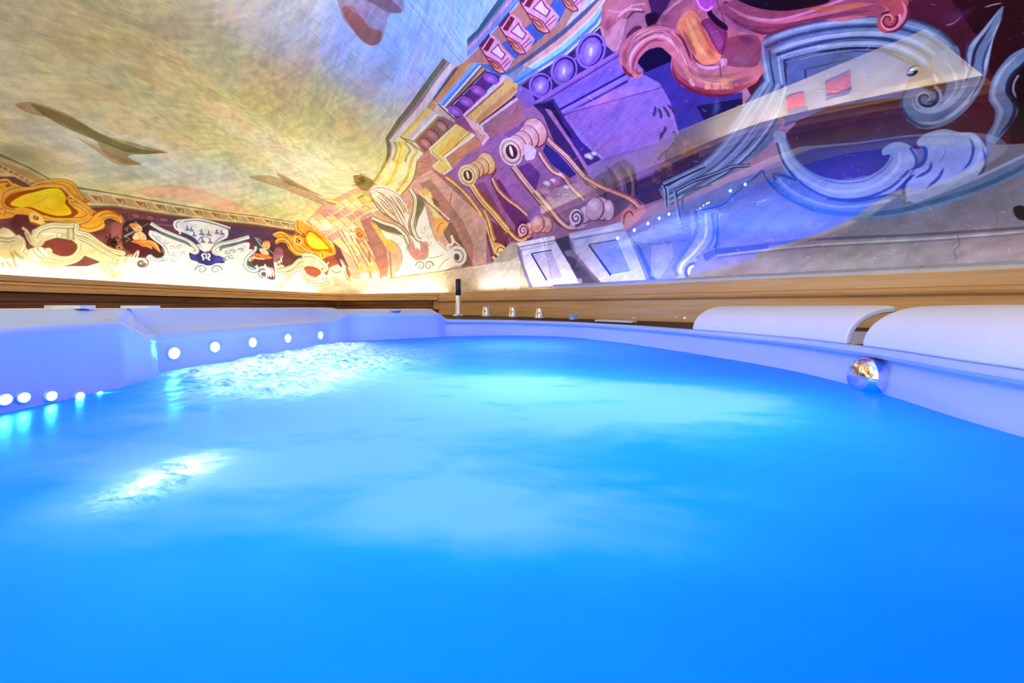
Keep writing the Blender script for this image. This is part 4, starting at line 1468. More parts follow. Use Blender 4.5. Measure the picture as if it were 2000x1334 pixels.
fill('600,910 825,870 930,1120 770,1150', (130, 140, 190)); line('600,912 772,1150', 4, (40, 44, 90), 1, False); line('598,910 826,870', 2.4, (50, 54, 100), 1, False); line('772,1150 930,1122', 2.4, (200, 206, 236), .9, False); line('826,872 930,1120', 2, (196, 204, 236), .8, False)
for k in range(15): line([(625 + k * 10, 930 + k * 15), (835 + k * 6.5, 895 + k * 15)], .8, (86, 92, 140), .6, False)
line('900,800 980,960 1060,1190', 5, (60, 62, 104), .9, False)

# ---- wall behind the glass, low part: grey panels
BG = (112, 110, 124)
fill('890,810 1200,660 1500,520 1700,420 2400,200 4400,100 4400,1180 1050,1190 960,960', BG)
fill('900,820 1100,690 1160,660 1320,650 1320,820 1060,900 930,880', (128, 132, 170), .9)
line('1050,910 1390,870 1395,770', 2, (84, 88, 120), .9, False)
fill('900,820 960,900 1080,1190 1130,1190 1000,930', (64, 70, 110), .8)
fill('1090,920 1250,900 1260,1000 1150,1190 1080,1150', (160, 160, 180), .5)
# scroll foot below the frame
fill('1400,640 1600,640 1620,760 1580,900 1520,980 1470,1020 1550,1050 1500,1180 1290,1170 1260,1080 1330,980 1400,860', (140, 142, 166), 1, True)
for p, w_, c in (('1430,640 1440,800 1350,960 1270,1080 1290,1160', 8, (90, 94, 124)), ('1510,660 1510,840 1430,960 1330,1060 1310,1130', 5, (200, 202, 216)), ('1570,660 1570,850 1500,970 1440,1020', 6, (84, 88, 120)), ('1600,660 1605,860 1560,960 1480,1030 1530,1050', 5, (70, 74, 110))):
    line(p, w_, c, .9)
spiral(1430, 1110, 110, 1.4, -20, 10, (74, 78, 112), 1, 1, .9); spiral(1430, 1110, 78, 1.2, 10, 6, (204, 206, 220), 1, 1, .9)
# sunk panel line of the low wall
fr(1400, 250, 3.333)
fill('-90,790 620,700 1340,650 2100,610 2300,590 2300,900 -200,990', (116, 110, 116))
line('0,800 600,730 1400,690 2200,635', 6, (72, 74, 100), .9); line('0,830 600,765 1400,720 2200,660', 3, (150, 146, 152), .9); line('0,845 600,778 1400,735 2200,672', 3, (84, 86, 110), .8)
fill('1250,780 2200,650 2300,880 1200,900', (104, 98, 100), .5)
line('-40,560 0,700 20,800', 3, (84, 88, 120), .8)
line('1570,700 1580,760 1545,800 1565,860', 1.2, (60, 50, 50), .9); line('1820,540 1830,600 1800,640', 1, (70, 60, 60), .7)
fill('1930,520 2000,510 2060,600 1960,590', (30, 20, 24), .9, True)

# ---- large grey scroll frame
FL = (146, 158, 188); FM = (102, 118, 152); FD = (50, 64, 102); FK = (34, 40, 72)
fr(1400, 0, 3.333)
# outer sweep left: from the corner of the frame down to the wave
fill('300,530 420,540 470,560 400,860 330,960 60,1150 -260,1300 -340,1320 -380,1230 -160,1120 0,940 180,680', FM)
for k, c, w_ in [(0, FD, 4), (.16, FL, 5), (.34, FM, 5), (.46, FD, 3), (.6, FL, 6), (.76, FD, 3.5), (.9, FL, 4), (1, FD, 3)]:
    A = np.array([(300, 530), (180, 690), (20, 930), (-160, 1100), (-360, 1230)]); B = np.array([(470, 560), (400, 760), (260, 960), (60, 1130), (-300, 1330)])
    line(A + (B - A) * k, w_, c, .95)
# top of the frame: arch with corner
fill('255,270 560,150 900,105 1180,110 1420,180 1560,300 1600,420 1560,520 1400,460 1100,330 900,330 640,370 450,410 470,560 400,545 310,535 270,400', FM)
AT = np.array([(255, 272), (420, 195), (640, 140), (900, 108), (1180, 112), (1400, 175), (1540, 280), (1590, 420)])
AB = np.array([(455, 400), (560, 375), (700, 345), (880, 325), (1060, 330), (1200, 370), (1320, 440), (1400, 560)])
for k, c, w_ in [(0, (60, 72, 100), 5), (.14, FL, 7), (.30, FD, 6), (.40, FM, 5), (.52, FL, 8), (.66, FD, 7), (.80, FL, 7), (.95, FK, 5)]:
    line(AT + (AB - AT) * k, w_, c, .92)
for k, c, w_ in [(0, FD, 4), (.2, FL, 6), (.42, FD, 4), (.56, FM, 5), (.72, FL, 4), (.92, FK, 4)]:
    A = np.array([(258, 275), (275, 400), (305, 530)]); B = np.array([(455, 400), (460, 470), (470, 560)])
    line(A + (B - A) * k, w_, c, .92, False)
# panel inside the arch
fill('460,400 640,372 880,335 1080,338 1320,450 1250,520 1200,640 1120,640 720,700 500,800 440,830', (88, 98, 146))
wash(800, 480, 260, 110, -12, (116, 122, 166), .5)
line('575,450 580,520', 3, FK, .8, False); line('578,450 800,400 900,390', 2, FD, .7)
oval(830, 385, 70, 30, -10, (96, 100, 130), .6); line('620,600 700,580 1090,600', 2, FD, .5)
# big curl right
fill('1400,380 1560,300 1600,430 1640,300 1740,180 1860,40 1850,120 1800,250 1770,420 1730,560 1640,700 1500,810 1340,840 1220,780 1190,680 1230,590 1310,560 1420,600 1470,560 1440,480', FM, 1, True)
for p, w_, c in (('1840,60 1740,200 1650,340 1630,480 1590,600 1480,700 1360,720 1300,660', 9, FL), ('1860,110 1790,260 1740,440 1690,580 1590,700 1450,790 1310,800', 8, (168, 172, 192)), ('1790,160 1690,310 1660,430 1610,560', 6, FK), ('1640,260 1620,360 1640,450', 5, FD), ('1800,230 1740,380 1720,520 1640,660', 5, FD),
                 ('1250,560 1200,660 1240,760 1330,820 1430,820', 6, FD), ('1450,380 1530,450 1560,560 1500,660 1390,730 1290,700 1270,620', 6, FL), ('1420,470 1480,540 1450,640 1370,670', 8, FK), ('1340,420 1400,470 1360,540', 8, (60, 54, 60))):
    line(p, w_, c, .9, taper=1)
spiral(1360, 640, 110, 1.3, -60, 7, FL, .9, 1, .85); spiral(1362, 640, 84, 1.1, -40, 6, FK, .9, 1, .85)
wash(1400, 420, 60, 50, 0, (132, 110, 84), .6)
for k in range(120):           # brush hatching on the grey frame
    A, B = (AT, AB) if k % 2 else (np.array([(300, 530), (180, 690), (20, 930), (-160, 1100), (-360, 1230)]), np.array([(470, 560), (400, 760), (260, 960), (60, 1130), (-300, 1330)]))
    f_ = rng.uniform(.02, .98); P0 = A + (B - A) * f_; i0 = rng.integers(0, len(A) - 2)
    line(P0[i0:i0 + 3] + rng.normal(0, 2, 2), 1.0, [(190, 200, 222), (60, 76, 116), (40, 48, 84), (150, 164, 196)][rng.integers(4)], rng.uniform(.3, .7), taper=1)
wash(1240, 790, 60, 60, 0, (56, 64, 96), .5); wash(1500, 640, 60, 90, 30, (160, 170, 198), .4); wash(1460, 760, 90, 40, -30, (60, 70, 104), .5)
# second strand at the far right
fill('2000,310 1900,370 1800,500 1770,640 1810,720 1800,800 1750,900 1780,960 1900,830 1960,720 1900,620 1900,520 2000,400 2100,330 2100,270', FM, 1, True)
for p, w_, c in (('1990,330 1850,470 1800,620 1850,720 1820,820 1770,930', 8, FL), ('2050,370 1930,480 1890,590 1940,680 1920,780 1820,900', 8, FK), ('2100,420 1960,500 1930,590 1970,670 1940,770', 4, FL)):
    line(p, w_, c, .9, taper=1)
fill('2000,420 2100,350 2400,300 2400,900 2000,840 1960,690 1950,560', (30, 14, 20), 1, True)
# dark opening and the wave below it
fill('440,880 520,800 720,710 940,700 1190,690 1240,790 1340,850 1300,920 1200,960 1150,1060 1000,1140 800,1170 640,1140 520,1040 470,940', (74, 48, 76))
fill('470,950 600,930 1000,880 1280,870 1200,980 1100,1080 900,1160 700,1160 560,1080', (60, 52, 96), .8)
fill('370,870 440,860 470,960 540,1060 660,1140 800,1175 960,1160 1080,1090 1130,1010 1080,1010 1080,970 1140,930 1220,930 1290,980 1300,1080 1230,1180 1100,1270 900,1320 700,1310 560,1240 450,1120 400,1000', FL, 1, True)
for p, w_, c in (('400,900 450,1040 560,1160 740,1240 920,1240 1080,1180 1180,1080 1190,990', 6, (168, 180, 206)), ('390,930 440,1070 560,1200 740,1290 950,1290 1130,1220 1250,1110', 5, FD), ('450,900 500,1020 620,1130 780,1190 950,1180 1080,1110 1150,1020', 4, FM), ('1260,960 1300,1050 1260,1150 1170,1240', 5, FD)):
    line(p, w_, c, .9)
# shells of the wave
fill('1300,930 1360,870 1480,840 1580,860 1680,870 1750,960 1740,1080 1660,1180 1540,1210 1450,1270 1350,1330 1260,1310 1230,1240 1270,1130 1330,1060 1350,990', FL, 1, True)
for p, w_, c in (('1320,950 1360,980 1340,1060 1250,1110', 8, FD), ('1400,1050 1380,1110 1290,1160', 6, FD), ('1480,1090 1440,1160 1360,1230', 6, FD), ('1640,890 1670,960 1650,1050 1600,1110', 5, FD), ('1590,870 1700,920 1710,1020 1640,1130', 4, (168, 178, 204)), ('1490,960 1480,1010 1440,1070', 3, (110, 122, 160)), ('1210,1280 1220,1200 1290,1130', 6, FK), ('1730,960 1750,1060 1690,1160 1560,1220', 5, FD)):
    line(p, w_, c, .9, taper=1)
wash(1480, 930, 120, 60, 0, (172, 178, 204), .7)
# long lower sweep under the wave
fr(1400, 250, 3.333)
fill('300,270 360,340 430,300 520,330 560,380 700,450 900,480 1150,430 1210,420 1220,500 1400,450 1700,330 2000,160 2300,20 2300,160 2000,300 1700,430 1400,530 1100,580 800,570 560,500 420,420 340,350', FM, 1, True)
for p, w_, c in (('360,350 480,460 680,540 900,560 1150,545 1450,470 1750,370 2000,250 2300,60', 9, (56, 92, 130)), ('400,330 500,420 700,500 900,510 1130,470', 6, FL), ('1230,470 1450,420 1700,320 2000,180', 6, FL), ('380,340 370,300 430,310 520,340', 5, FD), ('300,280 360,380 480,470 640,540', 4, FD), ('720,460 900,475 1100,440 1190,440', 5, FD)):
    line(p, w_, c, .9)
line('130,390 240,330 300,275', 3, FD, .9)
# fine boards on the low wall
for k in range(46):
    y = 320 + k * 9
    line([(-60 - k * 6, y + 60), (330 + k * 12, y + rng.uniform(-6, 6))], rng.uniform(.6, 1.2), (110, 112, 140), rng.uniform(.25, .6), False)
# left angle of the frame where it meets the low wall
fr(1000, 250, 3.994)
mould('1180,440 1200,480 1210,620', 10, [FL, FD, FL], sm=False)
mould('1180,440 1330,370 1500,290', 10, [FK, FL, FM], sm=False)
mould('1270,490 1400,420 1600,350 1720,300 1860,290', 7, [FK, FL, FD], sm=False); mould('1270,490 1290,620 1310,720', 7, [FL, FD], sm=False)
line('1330,540 1330,640', 5, FD, .8, False); line('1330,530 1420,480 1560,440', 4, FD, .8, False)
line('1480,640 1640,600 1740,510 1850,420 1950,330', 3, FD, .9); line('1960,330 1990,400 2060,470', 3, FD, .9)
fill('1490,980 1600,940 2000,900 2000,940 1600,985 1520,1040 1500,1020', (66, 72, 108), .9); line('1590,980 1600,760', 3, FD, .8)

# ---- large pink scroll cartouche, upper right
RS = (176, 104, 116); RS_L = (222, 160, 166); RS_D = (104, 42, 60); OR = (214, 134, 96); VT = (124, 62, 120)
fr(1160, 0, 5.559)
fill('90,60 180,-80 600,-200 3000,-400 3400,-120 3200,120 2700,240 2300,190 2000,260 1840,420 1790,620 1860,760 1760,900 1560,1010 1330,1050 1150,1020 980,940 870,830 830,740 840,640 840,610 740,520 650,510 560,560 490,640 460,720 500,750 530,790 480,850 400,830 320,760 270,660 280,560 250,570 170,530 110,440 70,280', RS)
fill('100,60 140,200 260,120 430,30 600,-100 200,-100', (190, 116, 126)); fill('80,280 130,330 200,290 300,200 360,240 330,360 290,480 260,560 180,540 120,440', (196, 142, 150), 1, True)
fill('340,260 380,180 480,130 560,140 590,220 560,310 460,300 380,360 320,420', (166, 110, 130), 1, True); fill('350,390 440,290 520,290 480,370 390,440', (100, 46, 66), .9, True)
line('150,110 280,130 420,60 560,40', 4, (206, 150, 160)); line('260,180 380,100 520,110', 5, (216, 160, 170)); line('360,200 440,130 550,130', 3, RS_D)
fill('600,-40 800,-60 860,20 760,120 660,280 590,290 590,160 620,120', (70, 34, 80), .95, True); fill('560,160 700,150 640,280 590,300', (36, 16, 40), .9, True)
fill('720,260 800,60 900,-60 1080,-60 1040,90 960,160 900,260 860,320', (162, 92, 110), 1, True); line('760,160 860,60 980,-20', 5, (216, 156, 166), .8)
# pink hook
fill('300,520 380,400 520,310 720,280 860,320 960,420 1020,540 1050,660 1120,720 1090,800 980,760 880,640 840,600 740,515 650,505 560,560 490,640 460,720 500,745 530,790 480,850 400,830 320,760 270,660', (206, 120, 132), 1, True)
for p, w_, c in (('360,700 380,560 470,430 620,350 760,350 880,430 950,560 1010,690 1090,760', 5, (238, 178, 184)), ('400,760 400,620 480,490 640,400 780,410 880,500 940,620', 6, (240, 176, 182)), ('330,640 360,520 460,400 640,310 760,310', 5, (172, 84, 100)), ('430,800 430,680 500,550 640,440 760,450', 4, (150, 66, 86)), ('300,700 360,790 430,840', 6, (120, 44, 62)), ('870,340 960,430 1020,560 1050,660', 4, (100, 30, 56)), ('470,730 460,780 500,800 520,770', 4, (150, 70, 90)), ('560,300 700,270 840,300', 4, (150, 76, 96))):
    line(p, w_, c, .9, taper=1)
# lower bowl
for p, w_, c in (('850,660 880,800 980,900 1150,980 1330,1010 1560,970 1760,880', 13, (150, 66, 80)), ('840,720 900,860 1040,960 1200,1025 1400,1035 1600,985', 5, (110, 30, 50)), ('960,720 1040,820 1180,880 1400,890 1640,830', 9, (196, 130, 110)), ('1000,700 1080,790 1220,830 1420,830 1650,770', 7, (150, 96, 80)), ('1040,840 1060,900 1100,930', 8, (222, 170, 160)), ('1090,650 1160,720 1260,740 1400,715', 6, (206, 150, 186)), ('1070,570 1100,650 1200,700 1330,705', 4, (120, 50, 70))):
    line(p, w_, c, .9, taper=1)
for x in (1200, 1290, 1380, 1440): fill([(x, 900), (x + 70, 895), (x + 74, 965), (x + 4, 975)], (222, 150, 110), .75)
# orange throat
fill('900,280 980,150 1080,120 1180,260 1260,400 1330,540 1380,620 1300,690 1180,700 1100,620 1040,500 980,400', OR, 1, True)
for p, w_, c in (('1000,200 1060,350 1130,500 1230,620', 9, (236, 170, 110)), ('1100,170 1180,330 1260,480 1350,590', 7, (190, 90, 80)), ('960,320 1040,460 1110,600', 6, (170, 84, 76)), ('1130,260 1160,310', 5, (240, 220, 220)), ('1060,200 1120,300', 10, (222, 150, 120))):
    line(p, w_, c, .85, taper=1)
fill('1160,240 1280,200 1440,340 1440,470 1380,590 1290,480 1220,340', (126, 54, 100), .95, True)
for k in range(6): line([(1200 + k * 25, 230 + k * 10), (1290 + k * 20, 400 + k * 12), (1370 + k * 6, 560 - k * 8)], 2.4, (156, 84, 130), .7, taper=1)
fill('1080,-60 1140,90 1220,130 1300,100 1340,-60', (176, 84, 170), 1, True); line('1110,-20 1160,80 1230,110 1290,70', 4, (222, 150, 220)); fill('1230,140 1330,120 1440,260 1440,330 1320,260', (38, 14, 40), .95, True)
fill('1280,120 1400,20 1500,-60 2100,-100 2000,240 1800,400 1620,350 1440,270', (160, 96, 126), 1, True); fill('1400,40 1460,20 1560,100 1640,150 1540,140', (110, 36, 56), .9, True); fill('1460,10 1560,0 1700,60 1640,140', (204, 132, 96), .9, True)
wash(1640, 280, 140, 70, 20, (110, 76, 140), .7)
fill('1450,420 1780,400 1780,700 1500,720 1400,640', (120, 60, 84), .8, True); wash(1600, 640, 120, 60, 0, (120, 90, 120), .6)
line('1330,0 1390,160 1430,320 1410,500 1370,700 1380,840', 1.4, (70, 26, 60), .9); line('1480,0 1400,100 1340,90', 1, (70, 26, 60), .7)
fill('1370,640 1440,640 1440,700 1380,710', (220, 170, 190), .6, True)
for x, y, rx, ry, r0, c, a_ in ((230, 150, 90, 70, 40, (206, 140, 150), .5), (150, 300, 50, 110, 10, (140, 70, 90), .5), (420, 420, 70, 40, -40, (150, 70, 92), .5), (330, 620, 30, 110, 0, (130, 52, 72), .6),
                                (640, 350, 130, 28, -4, (232, 160, 168), .6), (900, 470, 40, 80, -30, (170, 80, 100), .5), (960, 690, 60, 40, 40, (228, 150, 160), .6), (1150, 990, 220, 34, 8, (104, 34, 52), .6), (1300, 860, 180, 34, 0, (206, 140, 110), .55),
                                (1560, 900, 140, 60, -24, (112, 50, 80), .6), (1000, 110, 60, 90, 20, (206, 130, 130), .5), (780, 200, 60, 80, 20, (120, 60, 90), .5), (1540, 180, 180, 60, 24, (190, 120, 150), .5), (1650, 430, 110, 50, 20, (84, 40, 80), .6),
                                (1130, 540, 36, 110, -36, (240, 170, 110), .5), (1260, 560, 40, 110, -36, (160, 70, 60), .5), (1900, 520, 120, 160, 10, (100, 50, 80), .5)):
    wash(x, y, rx, ry, r0, c, a_, 7)
for k in range(90):            # fine hatching along the scroll
    t_ = rng.uniform(0, 1)
    A = np.array([(340, 740), (380, 560), (480, 420), (640, 340), (780, 340), (900, 450), (970, 590), (1050, 740), (1180, 850), (1380, 890), (1600, 840)])
    P0 = A + rng.normal(0, 1) * np.array([[9, 12]]) + rng.uniform(-34, 34) * np.array([[.4, 1.0]])
    i0 = rng.integers(0, 8)
    line(P0[i0:i0 + 3], 1.1, [(244, 190, 196), (140, 62, 84), (110, 40, 64), (226, 160, 150)][rng.integers(4)], rng.uniform(.3, .7), taper=1)
# upper right sweep with the curl
fr(1400, 0, 3.333)
fill('0,60 120,160 300,230 560,150 900,100 1060,110 1100,60 1060,20 1000,-40 200,-60', (142, 72, 96), 1)
fill('100,-20 260,50 440,70 640,40 740,0 700,-60 100,-60', (30, 10, 26), .95, True)
for p, w_, c in (('40,20 200,110 400,140 640,100 860,50 1060,20', 8, (190, 110, 130)), ('20,60 180,170 380,180 620,130 860,85 1040,70', 8, (120, 56, 86)), ('140,100 360,130 560,90 760,20 900,-30', 5, (200, 130, 180)), ('600,60 800,50 1000,20', 10, (176, 100, 80)), ('200,190 340,215 520,160', 6, (100, 44, 70))):
    line(p, w_, c, .9, taper=1)
fill('1000,-60 1230,-60 1240,60 1200,160 1130,210 1070,205 1045,160 1060,110 1100,110 1120,60 1060,20', (160, 78, 90), 1, True)
spiral(1120, 130, 78, 1.3, -30, 6, (206, 140, 160), .95, 1, 1.0); spiral(1118, 132, 60, 1.2, -30, 5, (100, 30, 46), .95, 1, 1.0)
line('1200,0 1230,70 1190,160 1130,205', 7, (196, 130, 160), .8, taper=1); line('1230,20 1250,100 1180,190 1090,215', 5, (104, 34, 50), .9, taper=1)
for p in ('1490,165 1540,150 1600,100', '1740,50 1800,30 1860,20', '1500,172 1530,160'): line(p, 2.5, (190, 160, 190), .8, taper=1)
wash(1560, 110, 120, 50, -20, (92, 46, 96), .6)

# =================================================================== left half
fr(0, 320, 5.56)
STN = (206, 196, 160); STN_L = (238, 232, 206); STN_D = (146, 132, 92); BR = (112, 62, 54); BRD = (74, 44, 40)
PUR = (98, 66, 86); OCHRE = (226, 168, 64); OCH_L = (246, 206, 120); OCH_D = (150, 84, 34); SUN = (240, 196, 40)
# band ground of the left wall
fr(0, 0, 1)
fill('-300,262 0,306 55,332 100,356 160,372 240,388 360,408 480,424 580,440 640,460 700,520 700,570 0,560 -300,560', (112, 72, 74))
fill('200,412 330,426 460,446 560,462 640,500 640,520 420,470 220,440', PUR)
# cornice with brackets on the left wall
fr(0, 330, 3.994)
ruled('-500,-190 0,-120 220,-20 400,80 640,150', '-500,60 0,60 120,60 260,120 420,200', [(0, .1, (140, 120, 80)), (.1, .3, (196, 176, 120)), (.3, .75, (186, 150, 100)), (.75, 1, (206, 180, 120))])
for k in range(11):
    x, y = -60 + k * 42, -66 + k * 22
    line([(x, y), (x + 50, y + 26), (x + 34, y + 52), (x - 16, y + 26), (x, y)], 2, (226, 190, 130), .8, False); line([(x + 8, y + 12), (x + 36, y + 30)], 3, (130, 92, 56), .8, False)
ruled('600,140 900,190 1300,262 1700,330 2000,365 2400,430 2800,480', '620,300 900,300 1300,360 1700,410 2000,440 2400,500 2760,560', [(0, .08, (122, 112, 84)), (.08, .24, (206, 196, 160)), (.24, .78, (184, 160, 118)), (.78, .88, (214, 206, 176)), (.88, 1, (140, 126, 96))])
for k in range(15):
    f = k / 14
    x = 730 + 2000 * f ** .9; y = np.interp(x, [600, 900, 1300, 1700, 2000, 2400, 2760], [196, 230, 292, 352, 385, 450, 505])
    s_ = 1.25 - .55 * f
    line([(x - 36 * s_, y - 14 * s_), (x + 50 * s_, y - 2), (x + 62 * s_, y + 42 * s_), (x + 20 * s_, y + 40 * s_), (x - 30 * s_, y - 8)], 1.8, (236, 206, 150), .95, False)
    fill([(x - 20 * s_, y - 6), (x + 36 * s_, y + 2), (x + 16 * s_, y + 30 * s_)], (150, 106, 66), .8); line([(x + 40 * s_, y + 2), (x + 56 * s_, y + 40 * s_)], 1.5, (120, 80, 50), .9, False)
# small egg band in mauve
ruled('1000,350 1350,400 1700,430 2000,480 2330,500 2560,540', '1000,400 1350,440 1700,485 2000,510 2330,550 2560,590', [(0, 1, (116, 76, 92))])
for x, y in [(1060, 368), (1170, 384), (1280, 400), (1870, 470), (1945, 480), (2090, 462), (2190, 478), (2300, 492)]:
    if x > 2000: x, y = x + 0, y + 30
    oval(x, y, 38, 20, 8, (70, 40, 50)); oval(x, y - 1, 33, 17, 8, (142, 98, 118))
line('1000,405 1350,446 1700,492', 2, (150, 100, 120), .9)
# dark field, festoon
fill('680,500 900,420 960,560 980,640 930,640 830,600 700,520', (120, 74, 76)); wash(760, 470, 90, 60, 0, (90, 48, 50), .7)
fill('870,420 980,400 960,520 960,640 930,600 860,540', (150, 96, 96), .9)
for k in range(60):
    oval(rng.normal(880, 34), rng.normal(572, 22), rng.uniform(6, 16), rng.uniform(4, 9), rng.uniform(0, 180), [(50, 30, 30), (80, 52, 44), (34, 22, 24)][rng.integers(3)], .8)
for k in range(10): oval(930 + 16 * math.cos(k * .63), 614 + 10 * math.sin(k * .63), 11, 7, k * 36, (186, 140, 84), .9)
oval(930, 614, 9, 6, 0, (60, 34, 24))

# stone base zone, from the ledge up
fr(0, 0, 1)
fill('-300,440 0,448 40,462 60,500 110,520 170,520 240,500 300,506 420,515 560,520 700,522 760,520 760,600 -300,600', (226, 220, 198))
fill('380,480 400,470 560,500 620,540 620,600 240,590 240,520 330,490', (226, 230, 232))
for p in ('-100,520 120,530 300,534 440,538 640,556', '-100,505 0,512 60,522'): line(p, 1.2, (160, 150, 120), .7)
line('240,522 340,532 430,536 560,545', 1.4, (150, 176, 180), .6); line('250,528 360,536', 3, (196, 216, 216), .6)

# ---- yellow shield cartouche, far left
fr(0, 320, 5.56)
def gild(p, w, sm=True, w1=None):
    mould(p, w, [OCH_D, OCH_L, OCHRE, (206, 140, 50), OCH_L, OCH_D], sm=sm, w1=w1)
fill('-200,420 -60,320 0,180 80,170 190,230 330,250 460,200 640,175 760,200 840,260 900,370 980,470 1060,520 1180,500 1290,540 1340,600 1320,640 1270,620 1190,590 1130,620 1140,680 1090,720 960,740 870,700 870,660 700,640 480,620 500,680 440,670 330,640 300,600 320,560 180,550 140,580 0,600 -200,600', OCHRE, 1, True)
fill('50,420 120,330 300,290 480,250 640,260 720,320 760,360 740,420 800,480 850,520 820,560 740,590 600,585 480,560 360,500 240,470 120,480', (150, 78, 30), 1, True)
fill('110,430 250,340 400,300 520,270 640,270 700,330 720,380 710,430 770,500 760,550 640,565 520,545 430,510 330,470 200,470', SUN, 1, True)
wash(480, 400, 200, 80, 10, (250, 216, 90), .7); wash(640, 480, 110, 60, 10, (236, 180, 40), .6); line('300,470 400,420 520,360', 1.6, (206, 160, 40), .7)
gild('20,420 60,330 180,280 340,265 460,240 620,240 700,260 760,330 840,390 900,440 980,510 990,560 940,610 860,640', 8)
gild('330,240 460,195 640,178 770,205 840,280 890,370 960,420', 6)
gild('480,570 600,600 760,600 880,600 960,560', 7); gild('770,430 840,440 900,480 960,530 960,570', 7)
gild('860,700 960,725 1070,700 1130,660', 9); gild('1080,600 1130,565 1210,555 1290,580 1320,640', 8); line('1000,560 1100,500 1200,500 1300,560', 5, OCH_D, .8)
gild('20,330 0,430 60,500 160,520', 9); gild('-60,560 40,500 20,570', 8)
fill('330,540 380,525 440,560 470,610 430,660 350,640 310,600', OCH_L, 1, True); line('380,560 370,590 410,600 400,570', 3, OCH_D); line('330,640 400,660 440,680 490,690', 5, OCH_D, .8); spiral(475, 650, 36, 1.3, 0, 4, OCH_L, 1, 1)
spiral(760, 378, 34, 1.5, 40, 4, OCH_L, 1, -1, .8); spiral(760, 378, 24, 1.2, 40, 2, OCH_D, 1, -1, .8); spiral(930, 390, 30, 1.2, 0, 3, OCH_D, .9, 1)
line('0,200 60,190 110,210 90,240 60,230', 5, OCH_D, .9); gild('0,180 80,175 130,220 180,230', 6)
# ---- grey stone frame, far left
def stone(p, w, sm=True, w1=None):
    mould(p, w, [STN_D, STN_L, STN, (176, 164, 124), STN_L, STN_D], sm=sm, w1=w1)
fill('120,690 160,560 300,570 330,640 400,700 370,760 340,800 300,880 290,930 200,780', (100, 56, 62), 1, True)
fill('0,720 80,700 160,760 270,880 300,960 240,1000 0,1010', (190, 180, 140), 1, True)
fill('350,720 500,640 850,650 870,730 960,760 1100,860 1250,940 1370,965 1340,1020 1250,1100 1080,1060 900,990 860,900 780,830 620,800 470,830 440,890 380,880 330,800', STN, 1)
fill('290,960 330,920 440,900 500,930 560,940 650,1000 800,980 880,860 920,950 880,1040 700,1090 480,1080 300,1030 200,1000', STN, 1, True)
fill('480,850 620,815 780,835 840,890 830,940 760,985 640,995 560,960 560,930 500,920 470,890', (120, 66, 58), 1, True)
stone('240,690 300,740 340,820 380,870 440,880 470,840 440,820 410,840', 6); stone('270,740 310,830 370,890 440,900', 4)
stone('370,790 420,720 540,670 700,670 840,670', 12, w1=12); stone('840,660 830,720 850,750 960,780 1080,870 1200,940 1350,975', 12); stone('870,800 980,850 1100,930 1230,1000 1300,1030', 10)
stone('480,830 620,790 760,800 800,830', 5); line('460,760 590,760 600,790', 3, STN_L, .9, False); fill('600,770 660,745 690,790 640,805', (200, 190, 150), 1, True); oval(645, 772, 34, 24, 0, STN_D, .7); oval(645, 772, 26, 18, 0, STN_L)
line('740,700 740,820', 6, STN_D, .6, False); line('790,690 800,830', 5, STN_D, .7, False)
stone('860,860 850,940 780,1010 650,1030 540,1000 490,950 530,930 560,960', 8); stone('300,930 260,1000 360,1060 520,1090 700,1090 850,1040 920,950', 7)
for p in ('330,930 380,990 460,1040', '370,920 430,980 520,1040', '430,910 470,960 530,1030', '310,960 350,1020 430,1060'): line(p, 6, STN_L, .9, taper=1); 
for p in ('350,925 400,990 480,1045', '400,915 450,970 520,1035'): line(p, 2, STN_D, .9)
stone('1090,1060 1110,1130 1160,1200 1240,1250', 7); stone('1180,1040 1160,1100 1220,1180 1330,1240', 7); stone('1250,1030 1250,1100', 9); spiral(1240, 1230, 26, 1.2, 180, 2, STN_D, .9)
# urn lid and leaf foot, very left
fill('0,730 70,705 140,750 170,790 160,850 80,865 0,860', (206, 196, 166), 1, True); line('0,800 80,815 165,800', 3, STN_D, .8); line('0,770 70,780 150,765', 2, STN_L, .9); line('0,840 90,850 160,830', 3, STN_D, .8)
stone('190,780 250,830 260,900 230,960 290,1010', 8)
for p in ('100,930 140,1000 160,1090 200,1150', '60,1050 100,1100 150,1150', '140,930 200,1000 260,1040', '0,1080 30,1090 20,1130'): line(p, 5, STN_D, .8, taper=1)

# ---- the niche with the painted half figure, left of the vase
fr(230, 400, 8.336)
fill('70,480 90,320 200,250 420,240 540,270 560,340 500,430 520,520 640,600 740,700 765,790 720,850 620,865 480,830 340,840 250,790 100,690 70,580', (70, 52, 56), 1, True)
fill('120,620 300,640 480,700 640,800 620,865 480,835 340,845 200,780', (94, 44, 54), .9, True)
line('100,520 280,430', 4, (150, 150, 150), .9, False); line('110,400 170,360 150,430', 2.4, (150, 150, 150), .9, False); line('130,600 200,560 130,520', 2.4, (140, 140, 140), .9, False); line('380,370 500,300', 3, (120, 116, 110), .8, False)
SK = (236, 190, 148); SK_D = (200, 128, 76)
fill('190,320 260,300 330,310 395,370 390,430 350,470 300,440 240,390', SK, 1, True); fill('180,330 270,310 350,330 300,350 240,380', (206, 140, 84), .9, True); fill('270,280 300,265 320,300', (200, 170, 130), .8)
for x, y in ((285, 375), (345, 385)): oval(x, y, 12, 5, 10, (110, 60, 40), .8)
line('318,380 325,415', 1.2, SK_D, .9); line('310,440 345,436', 1.4, (150, 70, 50), .9)
fill('300,450 380,440 440,480 470,550 420,600 300,590 240,540 260,490', (240, 204, 172), 1, True)
fill('210,600 300,570 440,570 540,580 640,640 690,740 700,780 640,740 560,680 560,720 480,690 400,680 330,640', (208, 132, 72), 1, True)
